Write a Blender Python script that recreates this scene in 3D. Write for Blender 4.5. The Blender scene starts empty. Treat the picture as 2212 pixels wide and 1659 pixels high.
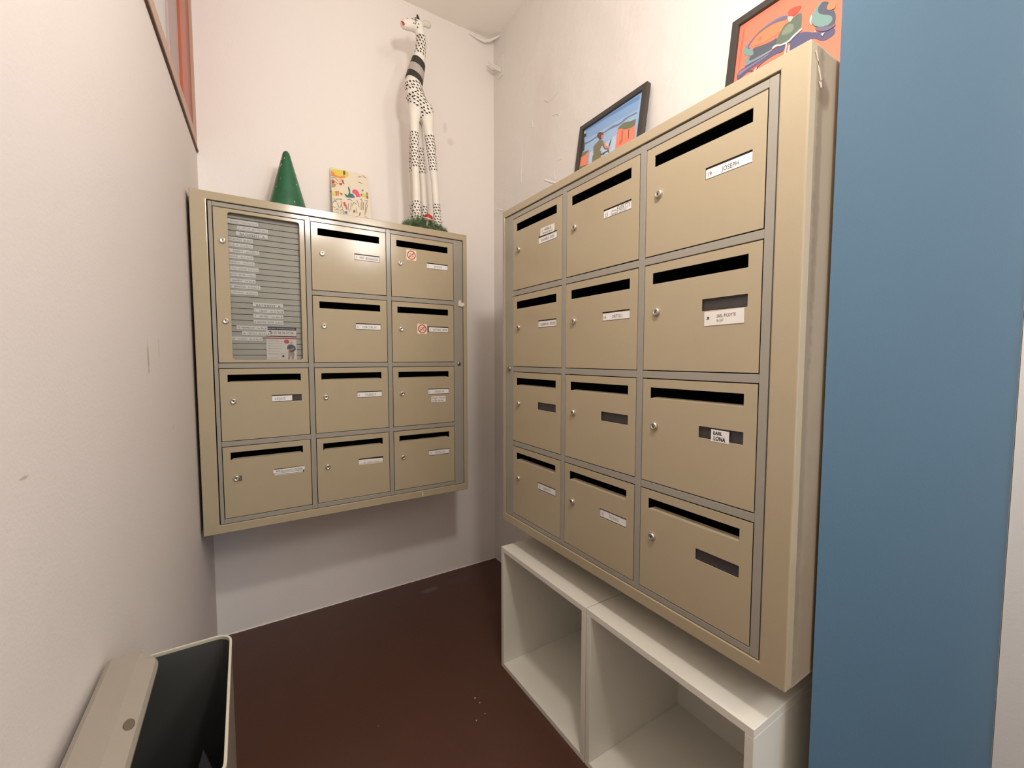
import bpy, bmesh, math, random
from mathutils import Vector, Matrix
random.seed(7)
S = bpy.context.scene
C = S.collection
# ------------------------------------------------------------------ camera
YAW, PITCH = 0.564, -0.0601
cam_d = bpy.data.cameras.new('camera'); cam = bpy.data.objects.new('camera', cam_d); C.objects.link(cam)
cam.location = (0.0682, -1.675, 1.1195)
cam.rotation_euler = (math.pi/2 + PITCH, 0, -YAW)
cam_d.sensor_fit = 'HORIZONTAL'; cam_d.sensor_width = 36.0
cam_d.lens = 36.0*916.2/2212.0
cam_d.clip_start = 0.01; cam_d.clip_end = 50
S.camera = cam
# ------------------------------------------------------------------ light, exposure
W = bpy.data.worlds.new('world'); S.world = W; W.use_nodes = True
W.node_tree.nodes['Background'].inputs[0].default_value = (0.62, 0.72, 0.9, 1)
W.node_tree.nodes['Background'].inputs[1].default_value = 0.3
S.view_settings.view_transform = 'Standard'; S.view_settings.look = 'None'
S.view_settings.exposure = -0.06; S.view_settings.gamma = 1.0; S.view_settings.use_curve_mapping = False

def area(name, loc, rot, sx, sy, power, col, shape='RECTANGLE'):
    d = bpy.data.lights.new(name, 'AREA'); d.shape = shape; d.size = sx
    if shape in ('RECTANGLE', 'ELLIPSE'): d.size_y = sy
    d.energy = power; d.color = col
    o = bpy.data.objects.new(name, d); C.objects.link(o); o.location = loc; o.rotation_euler = rot
    return o
LAMP = (0.48, -1.42, 2.06)
LAMP2 = (1.15, -2.75, 2.30)  # unseen hall lamp, added as fill light
pl = bpy.data.lights.new('lamp_light', 'POINT'); pl.energy = 31; pl.color = (1.0, 0.94, 0.895); pl.shadow_soft_size = 0.065
pl2 = bpy.data.lights.new('hall_fill_light', 'POINT'); pl2.energy = 33; pl2.color = (1.0, 0.955, 0.915); pl2.shadow_soft_size = 0.15
plo2 = bpy.data.objects.new('hall_fill_light', pl2); C.objects.link(plo2); plo2.location = LAMP2
plo = bpy.data.objects.new('lamp_light', pl); C.objects.link(plo); plo.location = LAMP
area('entrance_daylight', (2.0, -3.52, 1.25), (math.radians(90), 0, 0), 0.75, 1.6, 9, (0.50, 0.72, 1.0))

# ------------------------------------------------------------------ materials
def srgb(r, g, b):
    f = lambda c: (c/255/12.92) if c/255 <= 0.04045 else ((c/255+0.055)/1.055)**2.4
    return (f(r), f(g), f(b), 1)
def mat(name, col, rough=0.5, metal=0.0, var=0.0, vscale=8, bump=0.0, bscale=60, bump2=0.0, b2scale=4, coat=0.0,
        emit=None, estr=0, marks=None, spec=0.5):
    m = bpy.data.materials.new(name); m.use_nodes = True
    nt = m.node_tree; N = nt.nodes; L = nt.links; p = N['Principled BSDF']
    p.inputs['Base Color'].default_value = col; p.inputs['Roughness'].default_value = rough
    p.inputs['Metallic'].default_value = metal; p.inputs['Coat Weight'].default_value = coat
    p.inputs['Specular IOR Level'].default_value = spec
    tc = N.new('ShaderNodeTexCoord')
    out = None
    if var > 0:
        n = N.new('ShaderNodeTexNoise'); n.inputs['Scale'].default_value = vscale; n.inputs['Detail'].default_value = 6
        L.new(tc.outputs['Object'], n.inputs['Vector'])
        mx = N.new('ShaderNodeMix'); mx.data_type = 'RGBA'
        mx.inputs[6].default_value = tuple(c*(1-var) for c in col[:3])+(1,)
        mx.inputs[7].default_value = tuple(min(1, c*(1+var)) for c in col[:3])+(1,)
        L.new(n.outputs['Fac'], mx.inputs[0]); out = mx.outputs[2]
    for (cx, cy, cz, rx, ry, rz, mc, amt) in (marks or []):
        # a soft edged stain of its own shape: distance field in object space
        v1 = N.new('ShaderNodeVectorMath'); v1.operation = 'SUBTRACT'; v1.inputs[1].default_value = (cx, cy, cz)
        L.new(tc.outputs['Object'], v1.inputs[0])
        v2 = N.new('ShaderNodeVectorMath'); v2.operation = 'DIVIDE'; v2.inputs[1].default_value = (rx, ry, rz)
        L.new(v1.outputs[0], v2.inputs[0])
        v3 = N.new('ShaderNodeVectorMath'); v3.operation = 'LENGTH'; L.new(v2.outputs[0], v3.inputs[0])
        nn = N.new('ShaderNodeTexNoise'); nn.inputs['Scale'].default_value = 0.9/max(min(rx, ry, rz), 0.004)
        L.new(tc.outputs['Object'], nn.inputs['Vector'])
        ad = N.new('ShaderNodeMath'); ad.operation = 'MULTIPLY_ADD'; ad.inputs[1].default_value = 0.9
        L.new(nn.outputs['Fac'], ad.inputs[0]); L.new(v3.outputs['Value'], ad.inputs[2])
        mr = N.new('ShaderNodeMapRange'); mr.inputs[1].default_value = 1.0; mr.inputs[2].default_value = 1.5
        mr.inputs[3].default_value = amt; mr.inputs[4].default_value = 0.0
        L.new(ad.outputs[0], mr.inputs[0])
        mx = N.new('ShaderNodeMix'); mx.data_type = 'RGBA'
        if out is None: mx.inputs[6].default_value = col
        else: L.new(out, mx.inputs[6])
        mx.inputs[7].default_value = mc; L.new(mr.outputs[0], mx.inputs[0]); out = mx.outputs[2]
    if out is not None: L.new(out, p.inputs['Base Color'])
    last = None
    for (st, sc, dist) in ((bump2, b2scale, 0.03), (bump, bscale, 0.002)):
        if st > 0:
            n = N.new('ShaderNodeTexNoise'); n.inputs['Scale'].default_value = sc; n.inputs['Detail'].default_value = 5
            L.new(tc.outputs['Object'], n.inputs['Vector'])
            b = N.new('ShaderNodeBump'); b.inputs['Strength'].default_value = st; b.inputs['Distance'].default_value = dist
            L.new(n.outputs['Fac'], b.inputs['Height'])
            if last: L.new(last, b.inputs['Normal'])
            last = b.outputs[0]
    if last: L.new(last, p.inputs['Normal'])
    if emit: p.inputs['Emission Color'].default_value = emit; p.inputs['Emission Strength'].default_value = estr
    return m
TANC = srgb(179, 164, 136)
tan = mat('beige_enamel', TANC, 0.13, var=0.03, vscale=14, bump=0.06, bscale=420)
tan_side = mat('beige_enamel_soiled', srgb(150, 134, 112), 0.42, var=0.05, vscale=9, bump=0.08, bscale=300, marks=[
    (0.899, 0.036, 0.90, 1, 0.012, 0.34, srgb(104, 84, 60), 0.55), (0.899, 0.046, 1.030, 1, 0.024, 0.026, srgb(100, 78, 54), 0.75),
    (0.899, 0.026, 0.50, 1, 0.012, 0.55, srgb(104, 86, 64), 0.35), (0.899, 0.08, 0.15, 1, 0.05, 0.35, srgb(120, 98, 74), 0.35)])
grey_metal = mat('grey_enamel', srgb(158, 152, 140), 0.13, var=0.03, vscale=10, bump=0.05, bscale=420)
dark_in = mat('compartment_shade', (0.006, 0.006, 0.006, 1), 0.8)  # near-black colour stands in for shade inside the compartments
seam = mat('dark_seam', (0.012, 0.010, 0.009, 1), 0.7)
chrome = mat('chrome', (0.72, 0.69, 0.62, 1), 0.30, metal=1.0)
nickel = mat('dull_nickel', (0.36, 0.33, 0.28, 1), 0.35, metal=1.0)
black = mat('black', (0.01, 0.01, 0.01, 1), 0.5)
holder_m = mat('dark_grey_holder', srgb(64, 59, 60), 0.35, var=0.06, vscale=60)
card_w = mat('white_card', srgb(235, 232, 228), 0.5, var=0.02, vscale=60)
paper_w = mat('white_paper', srgb(232, 226, 218), 0.7, var=0.03, vscale=80)
paper_c = mat('cream_paper', srgb(238, 228, 205), 0.8)
ink = mat('dark_ink', srgb(84, 80, 78), 0.7)
ink_l = mat('grey_engraving', srgb(140, 136, 132), 0.7)
ink_b = mat('black_marker', srgb(25, 22, 24), 0.6)
red_ink = mat('red_ink', srgb(205, 62, 42), 0.6)
slat_m = mat('grey_slats', srgb(178, 174, 162), 0.5, var=0.05, vscale=40)
blue_dk = mat('navy_print', srgb(52, 46, 84), 0.6)
lt_green = srgb(94, 98, 84)
def glass_pane_mat():
    m = bpy.data.materials.new('clear_pane'); m.use_nodes = True; nt = m.node_tree; N = nt.nodes; L = nt.links
    N.remove(N['Principled BSDF']); o = N['Material Output']
    t = N.new('ShaderNodeBsdfTransparent'); t.inputs[0].default_value = (0.93, 0.93, 0.92, 1)
    g = N.new('ShaderNodeBsdfGlossy'); g.inputs['Roughness'].default_value = 0.03
    f = N.new('ShaderNodeFresnel'); f.inputs[0].default_value = 1.45
    x = N.new('ShaderNodeMixShader'); L.new(f.outputs[0], x.inputs[0]); L.new(t.outputs[0], x.inputs[1]); L.new(g.outputs[0], x.inputs[2])
    L.new(x.outputs[0], o.inputs[0]); return m
pane_m = glass_pane_mat()

# ------------------------------------------------------------------ mesh helpers
def fin(bm, name, mats, parent=None, smooth=False, bevel=0, segs=2, loc=None, rot=None):
    bmesh.ops.recalc_face_normals(bm, faces=bm.faces[:]) if not getattr(bm, 'keep', False) else None
    me = bpy.data.meshes.new(name); bm.to_mesh(me); bm.free()
    return link(me, name, mats, parent, smooth, bevel, segs, loc, rot)
def link(me, name, mats=None, parent=None, smooth=False, bevel=0, segs=2, loc=None, rot=None):
    if mats is not None and len(me.materials) == 0:
        for m in (mats if isinstance(mats, (list, tuple)) else [mats]): me.materials.append(m)
    if smooth:
        for p in me.polygons: p.use_smooth = True
    o = bpy.data.objects.new(name, me); C.objects.link(o)
    if parent: o.parent = parent
    if loc: o.location = loc
    if rot: o.rotation_euler = rot
    if bevel:
        b = o.modifiers.new('bevel', 'BEVEL'); b.width = bevel; b.segments = segs; b.limit_method = 'ANGLE'; b.angle_limit = math.radians(40)
    return o
def box(bm, x0, x1, y0, y1, z0, z1, mi=0):
    vs = [bm.verts.new(p) for p in ((x0,y0,z0),(x1,y0,z0),(x1,y1,z0),(x0,y1,z0),(x0,y0,z1),(x1,y0,z1),(x1,y1,z1),(x0,y1,z1))]
    for f in ((0,3,2,1),(4,5,6,7),(0,1,5,4),(1,2,6,5),(2,3,7,6),(3,0,4,7)):
        fc = bm.faces.new([vs[i] for i in f]); fc.material_index = mi
    return vs
def boxo(name, dims, m, parent=None, bevel=0, loc=None, rot=None, segs=2):
    bm = bmesh.new(); box(bm, *dims); return fin(bm, name, m, parent, bevel=bevel, segs=segs, loc=loc, rot=rot)
def prism(bm, pts, z0, z1, mi=0):
    a = [bm.verts.new((x, y, z0)) for x, y in pts]; b = [bm.verts.new((x, y, z1)) for x, y in pts]
    n = len(pts); fs = [bm.faces.new(a[::-1]), bm.faces.new(b)]
    for i in range(n): fs.append(bm.faces.new((a[i], a[(i+1)%n], b[(i+1)%n], b[i])))
    for f in fs: f.material_index = mi
    return fs
def rrect(x0, x1, y0, y1, r, n=5):
    out = []
    for cx, cy, a0 in ((x1-r,y1-r,0),(x0+r,y1-r,90),(x0+r,y0+r,180),(x1-r,y0+r,270)):
        for i in range(n+1):
            a = math.radians(a0+90*i/n); out.append((cx+r*math.cos(a), cy+r*math.sin(a)))
    return out
def lathe(bm, prof, n=24, M=None, mi=0):
    M = M or Matrix.Identity(4); rings = []
    for r, z in prof:
        rings.append([bm.verts.new(M @ Vector((r*math.cos(2*math.pi*k/n), r*math.sin(2*math.pi*k/n), z))) for k in range(n)])
    for a, b in zip(rings[:-1], rings[1:]):
        for k in range(n):
            f = bm.faces.new((a[k], a[(k+1)%n], b[(k+1)%n], b[k])); f.material_index = mi
    for rg in (rings[0], rings[-1]):
        f = bm.faces.new(rg); f.material_index = mi
def tube(bm, pts, radii, n=12, mi=0, flat=1.0, cap=True):
    """loft of circles along a polyline with hemispherical-ish ends; flat scales the world-y radius"""
    pts = [Vector(p) for p in pts]; rings = []
    def ring(c, d, r):
        d = d.normalized(); up = Vector((0, 1, 0)) if abs(d.y) < 0.9 else Vector((1, 0, 0))
        a = d.cross(up).normalized(); b = d.cross(a).normalized()
        vs = []
        for k in range(n):
            t = 2*math.pi*k/n; v = (a*math.cos(t)+b*math.sin(t))*r; v.y *= flat
            vs.append(bm.verts.new(c+v))
        return vs
    N_ = len(pts)
    for i in range(N_):
        d = pts[min(i+1, N_-1)]-pts[max(i-1, 0)]; r = radii[i]
        if i == 0 and cap:
            e = (pts[1]-pts[0]).normalized()
            rings.append(ring(pts[0]-e*r*0.85, d, r*0.45)); rings.append(ring(pts[0]-e*r*0.5, d, r*0.82))
        rings.append(ring(pts[i], d, r))
        if i == N_-1 and cap:
            e = (pts[-1]-pts[-2]).normalized()
            rings.append(ring(pts[-1]+e*r*0.5, d, r*0.82)); rings.append(ring(pts[-1]+e*r*0.85, d, r*0.45))
    for a, b in zip(rings[:-1], rings[1:]):
        for k in range(n):
            f = bm.faces.new((a[k], a[(k+1)%n], b[(k+1)%n], b[k])); f.material_index = mi
    for rg in (rings[0], rings[-1]):
        f = bm.faces.new(rg); f.material_index = mi
def empty(name, loc, rz=0, **kw):
    o = bpy.data.objects.new(name, None); C.objects.link(o); o.location = loc; o.rotation_euler = (0, 0, rz)
    o.empty_display_size = 0.05; tag(o, **kw); return o
def tag(o, label=None, category=None, group=None, kind=None):
    for k, v in (('label', label), ('category', category), ('group', group), ('kind', kind)):
        if v: o[k] = v
    return o
_tc = {}
def text_geo(s, shear=0.0):
    if (s, shear) in _tc: return _tc[(s, shear)]
    cu = bpy.data.curves.new('t', 'FONT'); cu.body = s; cu.size = 1; cu.resolution_u = 2; cu.shear = shear
    o = bpy.data.objects.new('t', cu); me = bpy.data.meshes.new_from_object(o)
    v = [(p.co.x, p.co.y) for p in me.vertices]; f = [tuple(p.vertices) for p in me.polygons]
    bpy.data.objects.remove(o); bpy.data.curves.remove(cu); bpy.data.meshes.remove(me)
    _tc[(s, shear)] = (v, f); return v, f
def add_text(bm, s, x0, x1, z0, z1, y, mi, rot=0, shear=0.0, keep=False):
    """flat lettering in the xz-plane at depth y, fitted to the rectangle (keep: keep natural width, height fits)"""
    v, f = text_geo(s, shear)
    if not v: return
    ax, bx = min(p[0] for p in v), max(p[0] for p in v); ay, by = 0.0, 0.7
    sy = (z1-z0)/(by-ay); sx = sy if keep else (x1-x0)/(bx-ax)
    vs = []
    for px, py in v:
        X, Z = (px-ax)*sx, (py-ay)*sy
        X, Z = X*math.cos(rot)-Z*math.sin(rot), X*math.sin(rot)+Z*math.cos(rot)
        vs.append(bm.verts.new((x0+X, y, z0+Z)))
    for fc in f:
        try: bm.faces.new([vs[i] for i in fc]).material_index = mi
        except ValueError: pass
def quadxz(bm, pts, y, mi):
    f = bm.faces.new([bm.verts.new((x, y, z)) for x, z in pts]); f.material_index = mi; return f
def disc_pts(cx, cz, rx, rz, n=20): return [(cx+rx*math.cos(2*math.pi*k/n), cz+rz*math.sin(2*math.pi*k/n)) for k in range(n)]
def strokes(bm, pl, w, y, mi):
    for (a, b) in zip(pl[:-1], pl[1:]):
        d = Vector((b[0]-a[0], b[1]-a[1])); 
        if d.length < 1e-6: continue
        n = Vector((-d.y, d.x)).normalized()*w/2
        quadxz(bm, [(a[0]+n.x, a[1]+n.y), (b[0]+n.x, b[1]+n.y), (b[0]-n.x, b[1]-n.y), (a[0]-n.x, a[1]-n.y)], y, mi)

# ================================================================== THE SETTING
WC = srgb(246, 239, 233)
stain = srgb(196, 176, 160)
wl_m = mat('painted_plaster_left', srgb(226, 216, 209), 0.6, var=0.015, vscale=2.5, bump=0.13, bscale=200, bump2=0.10, b2scale=3,
    marks=[(-0.08, -0.57, 1.12, 0.1, 0.010, 0.035, srgb(170, 145, 125), 0.6), (-0.08, -0.47, 1.14, 0.1, 0.005, 0.03, stain, 0.5),
           (-0.1, -1.085, 1.005, 0.1, 0.010, 0.0025, srgb(170, 150, 138), 0.6), (-0.08, -0.35, 0.95, 0.1, 0.008, 0.006, stain, 0.5)])
wb_m = mat('painted_plaster_back', WC, 0.55, var=0.02, vscale=2, bump=0.2, bscale=140, bump2=0.16, b2scale=3.2,
    marks=[(0.98, 0.34, 2.20, 0.022, 0.1, 0.022, srgb(222, 208, 196), 0.5), (0.95, 0.34, 2.26, 0.014, 0.1, 0.03, srgb(222, 208, 196), 0.5),
           (0.444, 0.34, 2.715, 0.006, 0.1, 0.005, srgb(150, 130, 115), 0.8), (0.412, 0.34, 1.842, 0.005, 0.1, 0.004, srgb(140, 120, 105), 0.8)])
wr_m = mat('painted_plaster_right', srgb(233, 227, 221), 0.5, var=0.025, vscale=3, bump=0.35, bscale=50, bump2=0.42, b2scale=6,
    marks=[(1.229, -0.10, 2.25, 0.1, 0.09, 0.22, srgb(224, 214, 203), 0.35)])
wplain = mat('painted_plaster', srgb(232,228,222), 0.6, bump=0.2, bscale=120)
hall_m = mat('hall_paint', srgb(200, 196, 190), 0.6)
ceil_m = mat('ceiling_paint', srgb(250, 245, 236), 0.7, var=0.02, vscale=2, bump=0.2, bscale=90, bump2=0.15, b2scale=2)
floor_m = mat('brown_floor_paint', srgb(82, 53, 42), 0.42, var=0.10, vscale=5, bump=0.25, bscale=70, spec=0.35,
    marks=[(0.80, 0.22, 0.0, 0.05, 0.022, 0.1, srgb(120, 108, 105), 0.45), (0.95, 0.23, 0.0, 0.09, 0.04, 0.1, srgb(95, 72, 62), 0.35)])
blue_m = mat('blue_wall_paint', srgb(80, 110, 130), 0.6, var=0.02, vscale=6, bump=0.15, bscale=200)
wood_red = mat('red_brown_wood', srgb(184, 92, 62), 0.4, var=0.14, vscale=9)
wood_rd = mat('darker_red_wood', srgb(160, 78, 48), 0.4, var=0.14, vscale=9)
wood_pink = mat('pinkish_beige_paint', srgb(196, 162, 142), 0.5, var=0.05, vscale=12)
wood_dk = mat('brown_wood_edge', srgb(112, 82, 62), 0.6, var=0.1, vscale=20)
mauve = mat('mauve_grey_paint', srgb(182, 160, 156), 0.5, var=0.05, vscale=8)
H = 2.775
XL = lambda y: -0.068+0.042*y           # inner face of the left wall
def struct_box(name, d, m, bevel=0): return tag(boxo(name, d, m, bevel=bevel), kind='structure')
struct_box('floor', (-0.6, 2.8, -3.7, 0.5, -0.1, 0.0), floor_m)
struct_box('ceiling', (-0.6, 2.8, -3.7, 0.5, H, H+0.1), ceil_m)
struct_box('wall_back', (-0.4, 1.33, 0.34, 0.44, 0, H), wb_m)
struct_box('wall_right', (1.229, 1.33, -1.333, 0.34, 0, H), wr_m)
# left wall, slightly out of square, with a window opening near the back corner
WY0, WY1, WZ0, WZ1 = -1.00, 0.335, 1.885, 2.70
bm = bmesh.new()
def lwpiece(y0, y1, z0, z1):
    a = [bm.verts.new(p) for p in ((XL(y0),y0,z0),(XL(y1),y1,z0),(XL(y1)-.12,y1,z0),(XL(y0)-.12,y0,z0),
                                   (XL(y0),y0,z1),(XL(y1),y1,z1),(XL(y1)-.12,y1,z1),(XL(y0)-.12,y0,z1))]
    for f in ((0,3,2,1),(4,5,6,7),(0,1,5,4),(1,2,6,5),(2,3,7,6),(3,0,4,7)): bm.faces.new([a[i] for i in f])
lwpiece(-3.7, WY0, 0, H); lwpiece(WY0, 0.34, 0, WZ0); lwpiece(WY0, 0.34, WZ1, H); lwpiece(WY1, 0.34, WZ0, WZ1)
tag(fin(bm, 'wall_left', wl_m), kind='structure')
# the jamb beside the right letterbox bank: blue face towards the hall, white return in the niche
bm = bmesh.new(); fs = prism(bm, [(0.950, -1.3335), (1.623, -1.4676), (1.70, -1.4676), (1.70, -1.3335)], 0, H, 0)
fs[3].material_index = 1; fs[4].material_index = 1; fs[5].material_index = 1
tag(fin(bm, 'wall_jamb', [blue_m, wplain]), kind='structure')
struct_box('wall_side', (1.625, 2.8, -1.56, -1.469, 0, H), wplain)
struct_box('wall_far', (2.6, 2.8, -3.6, -1.60, 0, H), hall_m)
struct_box('wall_rear', (-0.6, 2.8, -3.7, -3.6, 0, H), hall_m)
# window high in the left wall
win = empty('window_1', (XL(-0.33), -0.33, WZ0), 0, kind='structure')
def wpart(name, y0, y1, z0, z1, d0, d1, m):
    """board following the left wall; d0..d1 = distance from the wall face into the room (+) or the opening (-)"""
    b = bmesh.new(); o = Vector(win.location)
    a = [b.verts.new(Vector(p)-o) for p in ((XL(y0)+d1,y0,z0),(XL(y1)+d1,y1,z0),(XL(y1)+d0,y1,z0),(XL(y0)+d0,y0,z0),
                                (XL(y0)+d1,y0,z1),(XL(y1)+d1,y1,z1),(XL(y1)+d0,y1,z1),(XL(y0)+d0,y0,z1))]
    for f in ((0,3,2,1),(4,5,6,7),(0,1,5,4),(1,2,6,5),(2,3,7,6),(3,0,4,7)): b.faces.new([a[i] for i in f])
    return fin(b, name, m, win, bevel=0.0015)
wpart('sill_underside', WY0, 0.333, 1.887, 1.896, -0.03, 0.006, wood_dk)
wpart('sash_rail', WY0, 0.333, 1.8965, 1.945, -0.03, 0.003, wood_pink)
wpart('sash_rail', WY0, 0.333, 2.655, 2.70, -0.03, 0.010, wood_pink)
wpart('curtain_board', 0.092, 0.215, 1.9455, 2.654, -0.026, -0.003, wood_red)
wpart('curtain_board', 0.2155, 0.325, 1.9455, 2.654, -0.028, -0.006, wood_rd)
wpart('sash_stile', -0.075, 0.0915, 1.9455, 2.654, -0.028, -0.010, mauve)
wpart('sash_stile', WY0, WY0+0.05, 1.9455, 2.654, -0.026, 0.0, mauve)
wpart('edge_strip', 0.3255, 0.333, 1.9455, 2.654, -0.03, 0.003, wood_pink)
wpart('frosted_pane', WY0+0.051, -0.0755, 1.9455, 2.654, -0.024, -0.016, mat('frosted_pane', srgb(214, 213, 208), 0.35, var=0.03, vscale=6))
# rough plaster beads where the walls meet ceiling and floor
def ridge(name, p0, p1, r, amp, n, m, seed):
    rnd = random.Random(seed); b = bmesh.new(); p0, p1 = Vector(p0), Vector(p1)
    pts = []; rad = []
    ph = rnd.random()*6
    for i in range(n+1):
        t = i/n; w = math.sin(t*9+ph)*0.5+math.sin(t*23+ph*2)*0.3+rnd.uniform(-.3, .3)
        pts.append(p0.lerp(p1, t)+Vector((0, 0, w*amp))); rad.append(r*(1+rnd.uniform(-.35, .35)))
    tube(b, pts, rad, 8)
    return tag(fin(b, name, m, smooth=True), kind='structure')
ridge('trim_1', (0.62, 0.341, H-0.008), (1.10, 0.343, H-0.012), 0.0048, 0.005, 60, ceil_m, 1)
bm = bmesh.new()
tube(bm, [(1.09,0.337,H-0.016),(1.13,0.330,H-0.027),(1.165,0.322,H-0.034),(1.19,0.31,H-0.028),(1.215,0.29,H-0.016),(1.228,0.27,H-0.012)], [0.0045,0.006,0.007,0.0065,0.005,0.003], 10)
tag(fin(bm, 'trim_2', wb_m, smooth=True), kind='structure')
ridge('trim_3', (-0.04, 0.340, 0.000), (1.22, 0.340, -0.001), 0.0034, 0.0016, 110, wb_m, 3)

# small raised plaster repairs on the right wall
for i, pl_ in enumerate([[(1.229, -0.212, 2.245), (1.229, -0.187, 2.239), (1.229, -0.155, 2.236), (1.229, -0.135, 2.236), (1.229, -0.108, 2.259)], [(1.229, -0.062, 2.261), (1.229, -0.034, 2.241), (1.229, -0.015, 2.218), (1.229, -0.019, 2.182)], [(1.229, -0.19, 1.888), (1.229, -0.177, 1.924), (1.229, -0.186, 1.948), (1.229, -0.202, 1.963), (1.229, -0.233, 1.96)], [(1.229, 0.045, 2.157), (1.229, 0.073, 2.137), (1.229, 0.069, 2.071), (1.229, 0.077, 2.015), (1.229, 0.073, 1.953)], [(1.229, -0.165, 2.165), (1.229, -0.191, 2.161), (1.229, -0.21, 2.148)]]):
    bm = bmesh.new(); rnd = random.Random(40+i)
    tube(bm, pl_, [0.0022*rnd.uniform(.5, 1.3) for _ in pl_], 8)
    tag(fin(bm, 'trim_%d' % (4+i), wr_m, smooth=True), kind='structure')
# rear of the hall (behind the camera): entrance with daylight, and an added glowing transom
frame_w = mat('door_frame_paint', srgb(120, 92, 70), 0.5)
day = mat('daylit_frosted_glass', (0.7, 0.8, 0.9, 1), 0.3, emit=(0.5, 0.75, 1.0, 1), estr=1.2)
day2 = mat('added_transom_glow', (0.9, 0.9, 0.9, 1), 0.3, emit=(1.0, 0.95, 0.86, 1), estr=5.0)  # glowing pane, added to give a reflection
dr = empty('door_1', (2.0, -3.6, 0), 0, kind='structure')
boxo('leaf_panel', (-0.45, 0.45, 0.001, 0.045, 0.0, 0.42), frame_w, dr, bevel=0.002)
boxo('leaf_stile', (-0.45, -0.38, 0.001, 0.045, 0.42, 2.1), frame_w, dr, bevel=0.002)
boxo('leaf_stile', (0.38, 0.45, 0.001, 0.045, 0.42, 2.1), frame_w, dr, bevel=0.002)
boxo('leaf_rail', (-0.38, 0.38, 0.001, 0.045, 2.05, 2.1), frame_w, dr, bevel=0.002)
boxo('door_glass', (-0.38, 0.38, 0.01, 0.02, 0.42, 2.05), day, dr)
w2 = empty('added_window_2', (1.1, -3.6, 2.33), 0, kind='structure')  # unseen transom, added to put a highlight on the back bank
boxo('added_transom_frame', (-0.46, 0.46, 0.001, 0.035, -0.03, 0.0), frame_w, w2)
boxo('added_transom_frame', (-0.46, 0.46, 0.001, 0.035, 0.34, 0.37), frame_w, w2)
boxo('added_transom_glass', (-0.46, 0.46, 0.005, 0.015, 0.0, 0.34), day2, w2)
# pendant lamps; the hall one is added to carry the fill light
lp = mat('lamp_fitting', (0.8, 0.8, 0.78, 1), 0.4)
for (LX, LY, LZ), lb in ((LAMP, 'white pendant lamp holder over the letterbox niche'), (LAMP2, 'white pendant lamp holder added for the unseen fill light in the hall behind')):
    cl = empty('pendant_lamp', (LX, LY, H), 0, label=lb, category='lamp'); dz = LZ+0.085-H
    bm = bmesh.new(); lathe(bm, [(0.045, -0.001), (0.045, -0.012), (0.020, -0.030)], 32); fin(bm, 'ceiling_rose', lp, cl)
    bm = bmesh.new(); lathe(bm, [(0.003, -0.030), (0.003, dz+.06)], 10); fin(bm, 'cord', lp, cl)
    bm = bmesh.new(); lathe(bm, [(0.010, dz+.06), (0.020, dz+.045), (0.021, dz)], 24); fin(bm, 'bulb_holder', lp, cl, smooth=True)

# ================================================================== LETTERBOX BANKS
DW, DH, GC, GR = 0.2648, 0.24, 0.0193, 0.019
PU, PV = DW+GC, DH+GR
TOT_W, TOT_H = 3*DW+2*GC, 4*DH+3*GR
SL = (0.0225, 0.2390, 0.0200, 0.0446)      # slot u0,u1,v0,v1
NW = (0.1472, 0.2400, 0.0930, 0.1166)      # name window
def grid_panel(xs, zs, holes, t):
    bm = bmesh.new(); V = {}
    def g(x, z):
        k = (round(x, 5), round(z, 5))
        if k not in V: V[k] = bm.verts.new((x, 0, -z))
        return V[k]
    for i in range(len(xs)-1):
        for j in range(len(zs)-1):
            cx, cz = (xs[i]+xs[i+1])/2, (zs[j]+zs[j+1])/2
            if any(h[0] < cx < h[1] and h[2] < cz < h[3] for h in holes): continue
            bm.faces.new((g(xs[i], zs[j]), g(xs[i], zs[j+1]), g(xs[i+1], zs[j+1]), g(xs[i+1], zs[j])))
    r = bmesh.ops.extrude_face_region(bm, geom=bm.faces[:])
    for v in [e for e in r['geom'] if isinstance(e, bmesh.types.BMVert)]: v.co.y += t
    bmesh.ops.recalc_face_normals(bm, faces=bm.faces[:])
    return bm
e = 0.0008
bm = grid_panel([e, SL[0], NW[0], SL[1], NW[1], DW-e], [e, SL[2], SL[3], NW[2], NW[3], DH-e], [SL, NW], 0.0022)
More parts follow.
